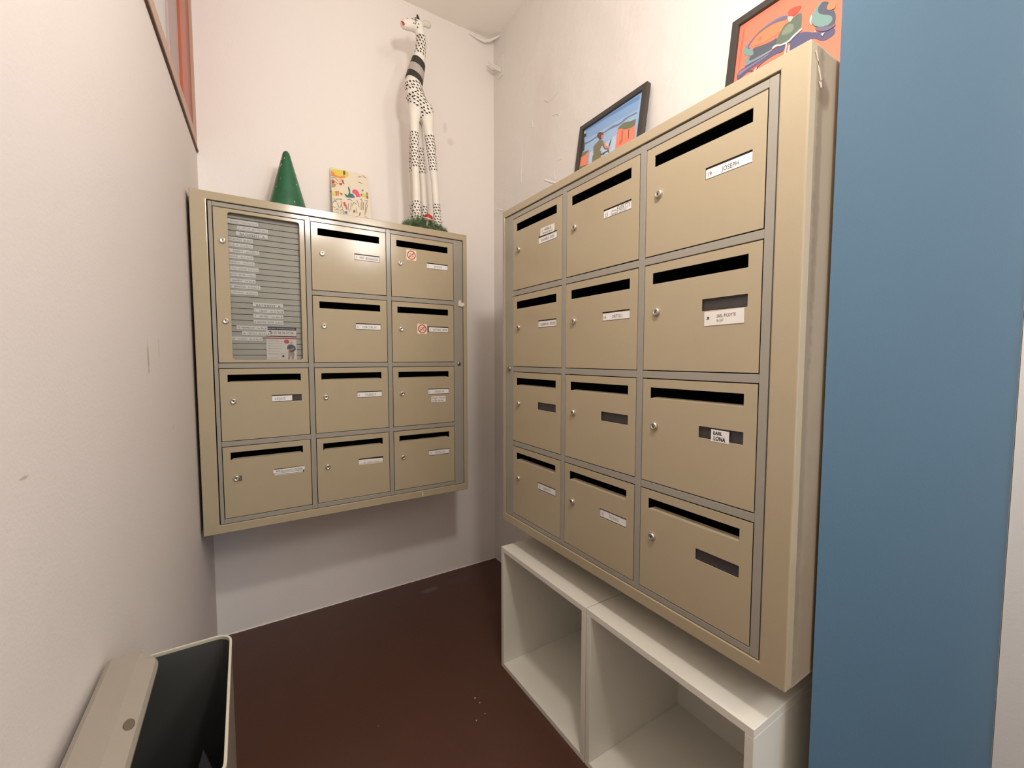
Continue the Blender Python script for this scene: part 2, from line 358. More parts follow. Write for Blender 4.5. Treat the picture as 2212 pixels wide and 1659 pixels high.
# folded lower lip of the slot, sloping inwards
v = [bm.verts.new(p) for p in ((SL[0]+0.001, 0.0012, -SL[3]), (SL[1]-0.001, 0.0012, -SL[3]), (SL[1]-0.007, 0.016, -SL[3]+0.0030), (SL[0]+0.007, 0.016, -SL[3]+0.0030),
    (SL[0]+0.001, 0.0012, -SL[3]-0.001), (SL[1]-0.001, 0.0012, -SL[3]-0.001), (SL[1]-0.007, 0.016, -SL[3]-0.0005), (SL[0]+0.007, 0.016, -SL[3]-0.0005))]
for f in ((0,3,2,1),(4,5,6,7),(0,1,5,4),(1,2,6,5),(2,3,7,6),(3,0,4,7)): bm.faces.new([v[i] for i in f])
door_me = bpy.data.meshes.new('door'); bm.to_mesh(door_me); bm.free(); door_me.materials.append(tan)
def lock_mesh(R, h, disc=False):
    bm = bmesh.new(); M = Matrix.Rotation(math.radians(90), 4, 'X')   # +z -> -y (towards the viewer)
    if disc:
        lathe(bm, [(R, -0.004), (R, h*0.5), (R*0.82, h), (R*0.2, h*1.05)], 24, M)
    else:
        lathe(bm, [(R, -0.003), (R, h*0.55), (R*0.86, h*.9), (R*0.74, h), (R*0.62, h), (R*0.58, h*0.95), (R*0.05, h*0.97)], 24, M)
        box(bm, -0.0008, 0.0008, -h*0.97-0.0003, -h*0.5, -0.0036, 0.0036, 1)
        lathe(bm, [(0.0016, h*0.5), (0.0016, h*0.97+0.0004)], 12, M, 1)
    me = bpy.data.meshes.new('lock'); bmesh.ops.recalc_face_normals(bm, faces=bm.faces[:]); bm.to_mesh(me); bm.free()
    for p in me.polygons: p.use_smooth = len(p.vertices) == 4
    return me
lock_me = lock_mesh(0.0092, 0.0065); lock_me.materials.append(chrome); lock_me.materials.append(black)
disc_me = lock_mesh(0.0085, 0.004, True); disc_me.materials.append(nickel)
bm = bmesh.new(); a, b, c_, d = NW
box(bm, a-.002, b+.002, 0.0045, 0.010, -d-.002, -c_+.002)                                       # holder backing
box(bm, a+0.0005, b-0.0005, 0.0015, 0.0046, -c_-0.0022, -c_-0.0014); box(bm, a+0.0005, b-0.0005, 0.0012, 0.0046, -d+0.0012, -d+0.0022)
holder_me = bpy.data.meshes.new('name_holder'); bm.to_mesh(holder_me); bm.free(); holder_me.materials.append(holder_m)

def card(parent, u0, u1, v0, v1, y, texts, name='name_plate', base=card_w, rot=0, thick=0.0012, label=None):
    """texts: (string, u0, u1, v0, v1, ink index) in fractions of the card"""
    bm = bmesh.new(); w, h = u1-u0, v1-v0
    box(bm, 0, w, 0, thick, -h, 0, 0)
    for t in texts:
        s, a, b, c, d, mi = t[:6]
        for q in ((-.00035, 0, .00035) if mi == 3 and h > .015 and (b-a)*w < .03 else (0,)):
            add_text(bm, s, a*w+q, b*w+q, -d*h+q*.6, -c*h+q*.6, -0.00025-abs(q)*.1, mi, rot=t[6] if len(t) > 6 else 0, shear=t[7] if len(t) > 7 else 0)
    o = fin(bm, name, [base, ink, ink_l, ink_b, red_ink], parent, loc=(u0, y, -v0), rot=(0, rot, 0))
    if label: o['label'] = label
    return o
def stop_sticker(parent, u0, u1, v0, v1):
    bm = bmesh.new(); w, h = u1-u0, v1-v0
    prism(bm, rrect(0, w, 0, h, 0.003, 3), 0, 0.0004, 0)
    for vv in bm.verts: vv.co = Vector((vv.co.x, -vv.co.z, vv.co.y))
    n = 28; cx, cz = w/2, h/2; R, r = w*0.44, w*0.335; o, i_ = [], []
    for k in range(n):
        t = 2*math.pi*k/n
        o.append(bm.verts.new((cx+R*math.cos(t), -0.0007, cz+R*math.sin(t)))); i_.append(bm.verts.new((cx+r*math.cos(t), -0.0007, cz+r*math.sin(t))))
    for k in range(n): bm.faces.new((o[k], o[(k+1)%n], i_[(k+1)%n], i_[k])).material_index = 4
    add_text(bm, 'STOP', cx-0.011, cx+0.011, cz+0.0005, cz+0.0065, -0.0008, 3); add_text(bm, 'PUB', cx-0.009, cx+0.009, cz-0.0075, cz-0.0015, -0.0008, 3)
    a = w*0.25
    quadxz(bm, [(cx-a-.001, cz-a+.001), (cx-a+.001, cz-a-.001), (cx+a+.001, cz+a-.001), (cx+a-.001, cz+a+.001)], -0.0009, 4)
    s = fin(bm, 'sticker', [paper_c, ink, ink_l, ink_b, red_ink], parent, loc=(u0, -0.0001, -v1)); s['label'] = 'square cream sticker with a red no-junk-mail ring'

def bank(name, loc, rz, m_out, m_in, label, directory, soiled):
    """m_out / m_in: left, right, top, bottom margins of outer casing and inner opening around the doors; origin at the bottom left front"""
    L_, R_, T_, B_ = m_out; l, r, t, b = m_in
    root = empty(name, loc, rz, label=label, category='mailboxes')
    zt = TOT_H+B_                       # local height of v = 0
    V = lambda v: zt-v
    D = 0.336 if not soiled else 0.365
    # outer rim (front face frame) as four mitred boards, one mesh
    bm = bmesh.new()
    o = [(-L_, V(-T_)), (TOT_W+R_, V(-T_)), (TOT_W+R_, V(TOT_H+B_)), (-L_, V(TOT_H+B_))]
    i_ = [(-l, V(-t)), (TOT_W+r, V(-t)), (TOT_W+r, V(TOT_H+b)), (-l, V(TOT_H+b))]
    yo, yb = -0.003, 0.018
    vo = [bm.verts.new((x, yo, z)) for x, z in o]; vi = [bm.verts.new((x, yo, z)) for x, z in i_]
    wo = [bm.verts.new((x, yb, z)) for x, z in o]; wi = [bm.verts.new((x, yb, z)) for x, z in i_]
    for k in range(4):
        j = (k+1)%4
        bm.faces.new((vo[k], vo[j], vi[j], vi[k])); bm.faces.new((vo[k], wo[k], wo[j], vo[j]))
        bm.faces.new((vi[k], vi[j], wi[j], wi[k]))
    fin(bm, 'front_rim', tan, root, bevel=0.002, segs=3)
    # casing
    X0, X1, Z0_, Z1_ = -L_, TOT_W+R_, 0.0, V(-T_)
    boxo('top_panel', (X0, X1, yb, D, Z1_-0.002, Z1_), tan, root)
    boxo('bottom_panel', (X0, X1, yb, D, 0, 0.002), tan, root)
    boxo('left_panel', (X0, X0+0.002, yb, D, 0.002, Z1_-0.002), tan, root)
    sp = boxo('right_panel', (X1-0.002, X1, yb, D, 0.002, Z1_-0.002), tan_side if soiled else tan, root)
    if soiled: sp['label'] = 'beige side panel with a long dirty streak'
    boxo('back_panel', (X0+0.002, X1-0.002, D-0.002, D, 0.002, Z1_-0.002), tan, root)
    # dark liner: near-black shell behind the doors, standing in for the shade inside
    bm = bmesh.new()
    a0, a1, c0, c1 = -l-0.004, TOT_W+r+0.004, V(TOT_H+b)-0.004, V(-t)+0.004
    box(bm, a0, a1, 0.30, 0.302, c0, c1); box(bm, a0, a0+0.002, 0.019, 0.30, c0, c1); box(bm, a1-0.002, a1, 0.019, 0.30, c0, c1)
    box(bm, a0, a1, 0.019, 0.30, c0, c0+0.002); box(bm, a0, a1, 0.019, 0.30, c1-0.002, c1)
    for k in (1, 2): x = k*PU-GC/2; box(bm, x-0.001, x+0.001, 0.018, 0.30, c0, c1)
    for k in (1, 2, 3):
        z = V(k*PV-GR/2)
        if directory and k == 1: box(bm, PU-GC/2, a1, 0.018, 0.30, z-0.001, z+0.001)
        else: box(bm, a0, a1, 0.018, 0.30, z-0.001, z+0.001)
    fin(bm, 'shade_liner', dark_in, root)
    # seam strip seen as dark joints between rim, frame members and doors
    g = 0.0013; fy0, fy1 = -0.0005, 0.0165
    # grey posts
    G2 = 0.0028
    posts = [(-l+G2, -g), (DW+g, PU-g), (PU+DW+g, 2*PU-g), (TOT_W+g, TOT_W+r-G2)]
    for x0, x1 in posts: boxo('frame_post', (x0, x1, fy0, fy1, V(TOT_H+b)+G2*.6, V(-t)-G2), grey_metal, root, bevel=0.0008)
    # grey rails per column
    for c in range(3):
        x0, x1 = c*PU, c*PU+DW
        rows = [(-t+G2, -g), (TOT_H+g, TOT_H+b-G2*.6)]+[(k*PV-GR+g, k*PV-g) for k in (1, 2, 3) if not (directory and c == 0 and k == 1)]
        for v0, v1 in rows: boxo('frame_rail', (x0+g*0.2-0.001, x1+0.001, fy0+0.0006, fy1, V(v1), V(v0)), grey_metal, root, bevel=0.0008)
    doors = {}
    for rr in range(4):
        for c in range(3):
            if directory and c == 0 and rr < 2: continue
            dj = 0.0
            d_ = link(door_me, 'door', None, root, bevel=0.0009, segs=2, loc=(c*PU, 0.0, V(rr*PV)))
            d_.rotation_euler = (0, random.uniform(-.0012, .0012), random.uniform(-.0025, .0025))
            lk = link(lock_me, 'lock', None, d_, loc=(0.0362, 0, -0.1078), rot=(0, random.uniform(-.5, .3), 0))
            h_ = link(holder_me, 'name_holder', None, d_)
            doors[(rr, c)] = d_
    dl = link(disc_me, 'service_lock', None, root, loc=((TOT_W+0.023) if directory else -0.0228, fy0, V(0.5075)))
    return root, doors, V

# ---- back wall bank, with the directory board
LA = (0.0, 0.0, Z0A := 0.5404)
rootA, dA, VA = bank('letterbox_bank', LA, 0, (0.0587, 0.0627, 0.0437, 0.0466), (0.0149, 0.0451, 0.0178, 0.0183),
    'beige metal letterbox bank with a glazed name directory, on the back wall under the giraffe', True, False)
# ---- right wall bank
rootB, dB, VB = bank('letterbox_bank', (0.8599, -0.4301, 0.5298), -math.pi/2, (0.0643, 0.0660, 0.0425, 0.0442), (0.0496, 0.0200, 0.0189, 0.0157),
    'beige metal letterbox bank of twelve doors on the right wall, above the white cubes', False, True)
P = 0.0018
u0, u1, v0, v1 = 0.1478, 0.2394, 0.0962, 0.1158
def std(door, texts, a=u0, b=u1, c=v0, d=v1, **k): return card(door, a, b, c, d, P, texts, **k)
def num(n, s, mi=2, c=.54):
    w = .062*len(s.strip()); return [(n, .045, .045+.045*len(n), .30, .72, mi), (s.strip(), c-w/2, c+w/2, .28, .72, mi)]
std(dA[(0, 1)], [('3', .05, .08, .3, .7, 2), ('VREY - BOUALAVONG', .20, .95, .3, .7, 1)])
std(dA[(0, 2)], num('7', '  EPITER')); std(dA[(1, 1)], num('4', 'CERCUEL.N', 1))
std(dA[(1, 2)], [('8', .06, .09, .3, .7, 1), ('ANTOINE - EPITER', .2, .97, .3, .7, 1)], a=0.153)
std(dA[(2, 0)], [('LEJAIS', .14, .66, .28, .72, 2)], b=0.2100)
std(dA[(2, 1)], num('5', 'FABRE P')); std(dA[(2, 2)], num('6', 'FABRE M'))
card(dA[(2, 2)], 0.1600, 0.2243, 0.1252, 0.1500, -0.0006, [('Magali  Choisel', .06, .94, .14, .42, 1), ('La Bio Normal', .08, .82, .55, .86, 3)], name='sticker', base=paper_w, thick=0.0005)
card(dA[(3, 0)], 0.1435, 0.2425, 0.0955, 0.1078, -0.0012, [('BOUALAVONG-ANDREA', .10, .93, .28, .80, 3)], name='name_label', base=paper_w, thick=0.001, rot=-0.012)
std(dA[(3, 0)], [('2   R 204', .25, .5, .4, .7, 2)], a=0.1478, b=0.2372, c=0.1080, d=0.1185)
card(dA[(3, 1)], 0.1462, 0.2390, 0.0972, 0.1160, 0.0012, [('9.', .22, .28, .5, .8, 1), ('MARTI / COSSE', .34, .84, .48, .78, 2)], base=paper_w, rot=0.03)
std(dA[(3, 2)], num('10', 'FREMEAUX'))
stop_sticker(dA[(0, 2)], 0.0617, 0.1028, 0.0520, 0.0916); stop_sticker(dA[(1, 2)], 0.1032, 0.1441, 0.0846, 0.1240)
boxo('lock_plate', (0.034, 0.052, -0.0015, 0.0, -0.118, -0.099), nickel, dA[(3, 0)], bevel=0.0006)
# right bank
card(dB[(0, 0)], 0.1590, 0.2290, 0.0700, 0.0930, -0.0006, [('11', .05, .17, .2, .55, 2), ('ANDREW LEE', .30, .78, .2, .48, 3), ('Bertrand et Maria Jo', .18, .88, .6, .85, 1)], name='sticker', base=paper_w, thick=0.0005, rot=0.02)
std(dB[(0, 0)], [('NAVARRO - JEON', .14, .84, .30, .70, 1)])
std(dB[(0, 1)], [('15', .04, .16, .30, .85, 1, 0, .25), ('Anna', .27, .45, .18, .48, 1, 0, .3), ('EVERTTS', .48, .97, .06, .58, 1, 0.0, .25), ('Tamara', .26, .52, .55, .88, 1, 0, .3), ('OSUNO', .56, .86, .52, .90, 2, 0, .25)])
std(dB[(0, 2)], num('19', ' JOSEPH', 1)); std(dB[(1, 0)], [('12', .05, .11, .3, .7, 2), ('BARMON - FEDINE', .18, .95, .28, .72, 1)])
std(dB[(1, 1)], num('16', '  ORTOLI', 1))
card(dB[(1, 2)], 0.1540, 0.2350, 0.1190, 0.1470, -0.0010, [('20', .07, .13, .36, .56, 3), ('SARL PICOTTE', .33, .80, .26, .48, 3), ('06.1207', .33, .50, .60, .78, 1)], name='sticker', base=paper_w, thick=0.0005, rot=-0.015)
card(dB[(2, 2)], 0.1757, 0.2132, 0.0955, 0.1196, -0.0006, [('EARL', .14, .62, .14, .42, 3, 0.03), ('LONA', .16, .80, .52, .88, 3, -0.03)], name='sticker', base=card_w, thick=0.0005, rot=0.01)
std(dB[(3, 0)], num('14', ' NANCY P')); std(dB[(3, 1)], num('18', ' THOMAS'))

# ---- directory door, board, strips
bm = bmesh.new(); outer = [(e, -e), (DW-e, -e), (DW-e, -(2*DH+GR)+e), (e, -(2*DH+GR)+e)]
inner = rrect(0.0395, 0.2480, -0.4885, -0.0115, 0.008, 5)
eds = []
for loop in (outer, inner):
    vs = [bm.verts.new((x, 0, z)) for x, z in loop]
    for k in range(len(vs)): eds.append(bm.edges.new((vs[k], vs[(k+1)%len(vs)])))
bmesh.ops.triangle_fill(bm, use_beauty=True, use_dissolve=False, edges=eds)
r = bmesh.ops.extrude_face_region(bm, geom=bm.faces[:])
for v in [q for q in r['geom'] if isinstance(q, bmesh.types.BMVert)]: v.co.y += 0.010
dd = fin(bm, 'directory_door', tan, rootA, bevel=0.0009, loc=(0, 0, VA(0)))
dd['label'] = 'glazed beige door over the name directory'
for v_ in (0.1051, 0.3625): link(lock_me, 'lock', None, dd, loc=(0.0240, 0, -v_))
boxo('glass_pane', (0.032, 0.256, 0.0105, 0.0125, -0.494, -0.005), pane_m, dd)
bk = boxo('directory_backing', (0.028, 0.262, 0.0245, 0.027, VA(0.497), VA(0.002)), seam, rootA)
bm = bmesh.new(); box(bm, 0.027, 0.0285, 0.0135, 0.0245, VA(0.497), VA(0.002)); box(bm, 0.2615, 0.263, 0.0135, 0.0245, VA(0.497), VA(0.002))
box(bm, 0.0285, 0.2615, 0.0135, 0.0245, VA(0.0035), VA(0.002)); box(bm, 0.0285, 0.2615, 0.0135, 0.0245, VA(0.497), VA(0.4955))
fin(bm, 'board_edge', slat_m, rootA)
bm = bmesh.new()
for f in ((0,),): 
    vv = [bm.verts.new(p) for p in ((0, 0.0005, 0), (0.233, 0.0005, 0), (0.233, 0.0042, 0), (0, 0.0042, 0), (0, -0.0020, -0.0177), (0.233, -0.0020, -0.0177), (0.233, 0.0042, -0.0177), (0, 0.0042, -0.0177))]
    for q in ((0,3,2,1),(4,5,6,7),(0,1,5,4),(1,2,6,5),(2,3,7,6),(3,0,4,7)): bm.faces.new([vv[i] for i in q])
bmesh.ops.recalc_face_normals(bm, faces=bm.faces[:])
slat_me = bpy.data.meshes.new('slat'); bm.to_mesh(slat_me); bm.free(); slat_me.materials.append(slat_m)
for k in range(25): link(slat_me, 'slat', None, rootA, loc=(0.0285, 0.0200, VA(0.0246+0.0195*(k-1)+0.0009)))
strips = [(0.0330, 0.1253, 0.0342, '21  BENHAIM - L SENS  RDC Rez D'), (0.0642, 0.1534, 0.0526, '21  SARL CIP - BEC  RDC Rez G'), (0.0616, 0.1517, 0.0712, '#BATIMENT  A'),
    (0.0250, 0.1077, 0.0912, '3  VREY-BOUALA  1er Esc A'), (0.0250, 0.1075, 0.1098, 'CERCUEL N   2e G Esc A'), (0.0345, 0.1260, 0.1290, '5    FABRE P    3e G Esc A'),
    (0.0250, 0.1080, 0.1480, '9  DONNE    3e D Esc A'), (0.0260, 0.1107, 0.1675, '6  FABRE M    1er Esc A'), (0.0330, 0.1222, 0.1866, '10  YANI - EDISON  2e D Esc A'),
    (0.0310, 0.1132, 0.2062, 'BARMON - FEDINE  1er Esc A'), (0.0300, 0.1121, 0.2258, '14   ISSANDY    1er Esc A'), (0.0350, 0.1253, 0.2452, '17   JERNOUN   3e G Esc A'),
    (0.0320, 0.1174, 0.2648, '18   THOMAS    4e G Esc A'), (0.1014, 0.1913, 0.3020, '#BATIMENT  B'), (0.1040, 0.1935, 0.3218, '1    LEJAIS    3e D Esc B'),
    (0.1019, 0.1914, 0.3407, '7    EPITER    1er Esc B'), (0.1018, 0.1913, 0.3602, '8  ANTOINE - EPITER  1er Esc B'), (0.0527, 0.1421, 0.3809, '10  FREMEAUX   1er Esc B'),
    (0.0676, 0.1500, 0.3997, '16   ORTOLI   3e G Esc B'), (0.0382, 0.1264, 0.4184, '19   JOSEPH   4e G Esc B')]
for (a, b, vc, s) in strips:
    head = s[0] == '#'; w = b-a
    bm = bmesh.new(); box(bm, 0, w, 0, 0.0006, -0.0128, 0)
    if head: add_text(bm, s[1:], 0.010, w-0.008, -0.0122, -0.0048, -0.0003, 1)
    else: add_text(bm, s, 0.004, w-0.003, -0.0096, -0.0040, -0.0003, 1 if random.random() < .6 else 2)
    fin(bm, 'name_strip', [card_w, ink, ink_l], rootA, loc=(a, 0.0171, VA(vc-0.0064)))

# ---- flyer tucked behind the directory glass (a thing of its own)
bm = bmesh.new(); FW, FH = 0.0935, 0.1135
box(bm, 0, FW, 0, 0.0004, 0, FH)
R = lambda a, b, c, d, mi, y=-0.0002: quadxz(bm, [(a*FW, (1-d)*FH), (b*FW, (1-d)*FH), (b*FW, (1-c)*FH), (a*FW, (1-c)*FH)], y, mi)
R(0, 1, 0.0, 0.085, 1); R(0, 1, 0.26, 0.295, 1); R(0, 1, 0.315, 0.355, 2)
add_text(bm, 'SERRURERIE - PLOMBERIE DEPANNAGES', 0.04*FW, .96*FW, .945*FH, .975*FH, -0.0004, 0)
add_text(bm, '01 46 96 07 08', 0.26*FW, .90*FW, .795*FH, .865*FH, -0.0004, 4)
quadxz(bm, disc_pts(.145*FW, .835*FH, .065*FW, .055*FH), -0.0003, 5); quadxz(bm, disc_pts(.16*FW, .84*FH, .035*FW, .03*FH), -0.0004, 3)
quadxz(bm, disc_pts(.665*FW, .565*FH, .088*FW, .062*FH), -0.0003, 2)
for s, z, x1 in (('Intervention rapide', .60, .40), ('Remplacement de serrures', .555, .53), ('Serrurerie', .49, .50), ('Electricite', .415, .50), ('Plomberie', .335, .52), ('Vitrerie', .255, .42), ('Debouchage, canalisations', .175, .64)):
    add_text(bm, s, .12*FW if z < .5 else .07*FW, x1*FW, z*FH, (z+.026)*FH, -0.0003, 5)
    if z < .5: quadxz(bm, disc_pts(.09*FW, (z+.013)*FH, .016*FW, .013*FH, 8), -0.0003, 5)
add_text(bm, 'Devis gratuit', .08*FW, .40*FW, .055*FH, .075*FH, -0.0003, 5)
R(.51, .57, .855, .90, 1); R(.48, .60, .90, .915, 1)
P_ = lambda pts, mi, y: quadxz(bm, [(a*FW, (1-b)*FH) for a, b in pts], y, mi)
P_([(.74,.62),(.77,.76),(.75,.99),(.70,.99)], 6, -.0003); P_([(.72,.72),(.88,.72),(.92,.80),(.88,.99),(.83,.99),(.80,.82),(.75,.99),(.70,.99)], 6, -.0004)
P_([(.76,.52),(.86,.52),(.95,.58),(.97,.68),(.92,.72),(.88,.76),(.76,.76),(.74,.68),(.67,.66),(.69,.56)], 7, -.0005)
P_([(.67,.655),(.80,.675),(.90,.62),(.91,.635),(.82,.705),(.67,.68)], 3, -.0006)
quadxz(bm, disc_pts(.82*FW, .535*FH, .036*FW, .040*FH, 12), -.0006, 3); P_([(.775,.46),(.795,.43),(.84,.42),(.87,.44),(.88,.47)], 8, -.0007)
fl = fin(bm, 'flyer', [paper_w, blue_dk, mat('flyer_red', srgb(196, 78, 76), .6), mat('flyer_skin', srgb(206, 160, 132), .6), ink, ink_l, mat('flyer_khaki', srgb(172, 156, 140), .6),
    mat('flyer_slate', srgb(88, 88, 98), .6), mat('flyer_beige', srgb(214, 196, 168), .6)])
fl.location = (0.1370, 0.0163, 1.604-0.4895); fl.rotation_euler = (math.radians(-1), 0, 0)
tag(fl, 'small white tradesman flyer with navy and red bands, tucked behind the directory glass', 'flyer')
# white tape remains on the back bank
bm = bmesh.new(); prism(bm, [(0.001, 0), (0.019, -.002), (0.030, .005), (0.027, .017), (0.016, .014), (0.012, .026), (0.003, .023), (0, .012)], 0, 0.0006)
for vv in bm.verts: vv.co = Vector((vv.co.x, -vv.co.z-0.0006, vv.co.y))
tp = fin(bm, 'tape_scrap', mat('tape', srgb(225, 214, 200), .4), rootA, loc=(TOT_W+0.020, -0.0031, VA(0.2605)))
bm = bmesh.new(); prism(bm, [(0, 0), (0.0035, 0), (0.003, .021), (0.0005, .0205)], 0, 0.0005)
for vv in bm.verts: vv.co = Vector((vv.co.x, -vv.co.z-0.0032, vv.co.y))
fin(bm, 'tape_scrap', mat('tape2', srgb(240, 232, 215), .4), rootA, loc=(0.683, 0, 0.003))
# torn label remains on the side of the right bank
bm = bmesh.new()
for pts in ([(0.004, -0.004), (0.018, -0.022), (0.021, -0.020), (0.009, 0.000)], [(0.011, -0.018), (0.026, -0.044), (0.031, -0.041), (0.016, -0.014)], [(0.020, -0.046), (0.028, -0.054), (0.032, -0.050), (0.030, -0.040)]):
    prism(bm, pts, 0, 0.0005, 0)
for vv in bm.verts: vv.co = Vector((vv.co.z, vv.co.x, vv.co.y))
fin(bm, 'torn_label', mat('torn_label', srgb(206, 182, 164), .7, var=.1, vscale=90), rootB, loc=(TOT_W+0.066+0.0002, 0.006, VB(-0.0425)-0.012))

# plane coordinates of the painted shapes (metres across, metres up the picture)
ART1 = {
 'outer': [(-0.0123,0.2144),(-0.0032,0.3885),(0.3104,0.3794),(0.3241,0.3626),(0.3205,0.2132)],
 'inner': [(0.0148,0.2234),(0.0166,0.3671),(0.2913,0.3619),(0.2881,0.2144)],
 'skytop': [(0.019,0.3636),(0.2937,0.3461),(0.2913,0.3619),(0.0164,0.3685)],
 'sky2': [(0.02,0.368),(0.2767,0.3551),(0.2913,0.3454),(0.2894,0.3152),(0.161,0.3226),(0.1177,0.3226),(0.0309,0.327)],
 'wave': [(0.0347,0.3062),(0.0335,0.3127),(0.0681,0.3093),(0.1008,0.3097),(0.1327,0.3083),(0.163,0.3104),(0.1807,0.3114),(0.2021,0.3056),(0.2219,0.3065),(0.2351,0.3108),(0.2489,0.3104),(0.2654,0.3085),(0.2882,0.3061),(0.289,0.3014),(0.2662,0.304),(0.2497,0.3058),(0.2364,0.3027),(0.2228,0.3007),(0.2031,0.2992),(0.1822,0.3025),(0.164,0.3044),(0.1334,0.3044),(0.1016,0.3052),(0.069,0.3042)],
 'hill': [(0.2049,0.2847),(0.2128,0.2925),(0.2319,0.2963),(0.2636,0.2863),(0.2894,0.2821),(0.2865,0.2618),(0.2704,0.26),(0.2562,0.2646),(0.23,0.2736),(0.2262,0.2797)],
 'cliff': [(0.2054,0.2851),(0.2277,0.279),(0.2362,0.2697),(0.2562,0.2646),(0.2844,0.2638),(0.2883,0.2133),(0.248,0.2133),(0.2055,0.2145)],
 'cliffd': [(0.2264,0.2699),(0.2351,0.2681),(0.2384,0.2303),(0.2301,0.2211),(0.2206,0.2274),(0.2293,0.2429)],
 'cliffe': [(0.2595,0.2609),(0.2629,0.2597),(0.2655,0.2267),(0.2629,0.2257)],
 'cliffl': [(0.0184,0.2616),(0.0429,0.2611),(0.0636,0.269),(0.0663,0.2163),(0.0167,0.2226)],
 'greenl': [(0.0205,0.2788),(0.0403,0.2753),(0.064,0.2723),(0.0431,0.2598),(0.0181,0.2629)],
 'hair': [(0.1004,0.3087),(0.1033,0.3178),(0.1138,0.318),(0.1313,0.3076),(0.1352,0.2975),(0.1301,0.2873),(0.1192,0.2865),(0.1091,0.299)],
 'face': [(0.1261,0.3016),(0.1339,0.2981),(0.1333,0.287),(0.1267,0.2889)],
 'body': [(0.1167,0.2922),(0.1278,0.2827),(0.1387,0.2733),(0.1512,0.2454),(0.1735,0.2303),(0.1726,0.2267),(0.1508,0.2389),(0.1349,0.2592),(0.1263,0.2459),(0.1397,0.2132),(0.0953,0.2118),(0.0938,0.2389),(0.0883,0.2736),(0.1026,0.2813),(0.1132,0.2846)],
 'arm': [(0.1375,0.275),(0.145,0.2694),(0.1571,0.2467),(0.1791,0.2356),(0.1767,0.2289),(0.1535,0.2411)],
 'stick': [(0.1798,0.2633),(0.182,0.2608),(0.1773,0.2397),(0.1721,0.2387),(0.1729,0.246)],
 'table': [(0.1344,0.2262),(0.1743,0.2256),(0.1801,0.2121),(0.1765,0.2125),(0.1725,0.2219),(0.1551,0.2225),(0.1525,0.2147),(0.1475,0.2223),(0.1366,0.2224)],
 'leaf': [(0.019,0.3636),(0.0356,0.3488),(0.0375,0.3384),(0.0255,0.3378),(0.0347,0.3062),(0.0352,0.2846),(0.026,0.2813),(0.0224,0.2588),(0.0206,0.2212),(0.0148,0.2234),(0.0128,0.3303)],
 'yel': [(0.0223,0.3592),(0.0315,0.3578),(0.0339,0.3484),(0.0266,0.3505)],
 'bot': [(0.0148,0.2234),(0.0786,0.2131),(0.067,0.2125),(0.0201,0.2142)],
}
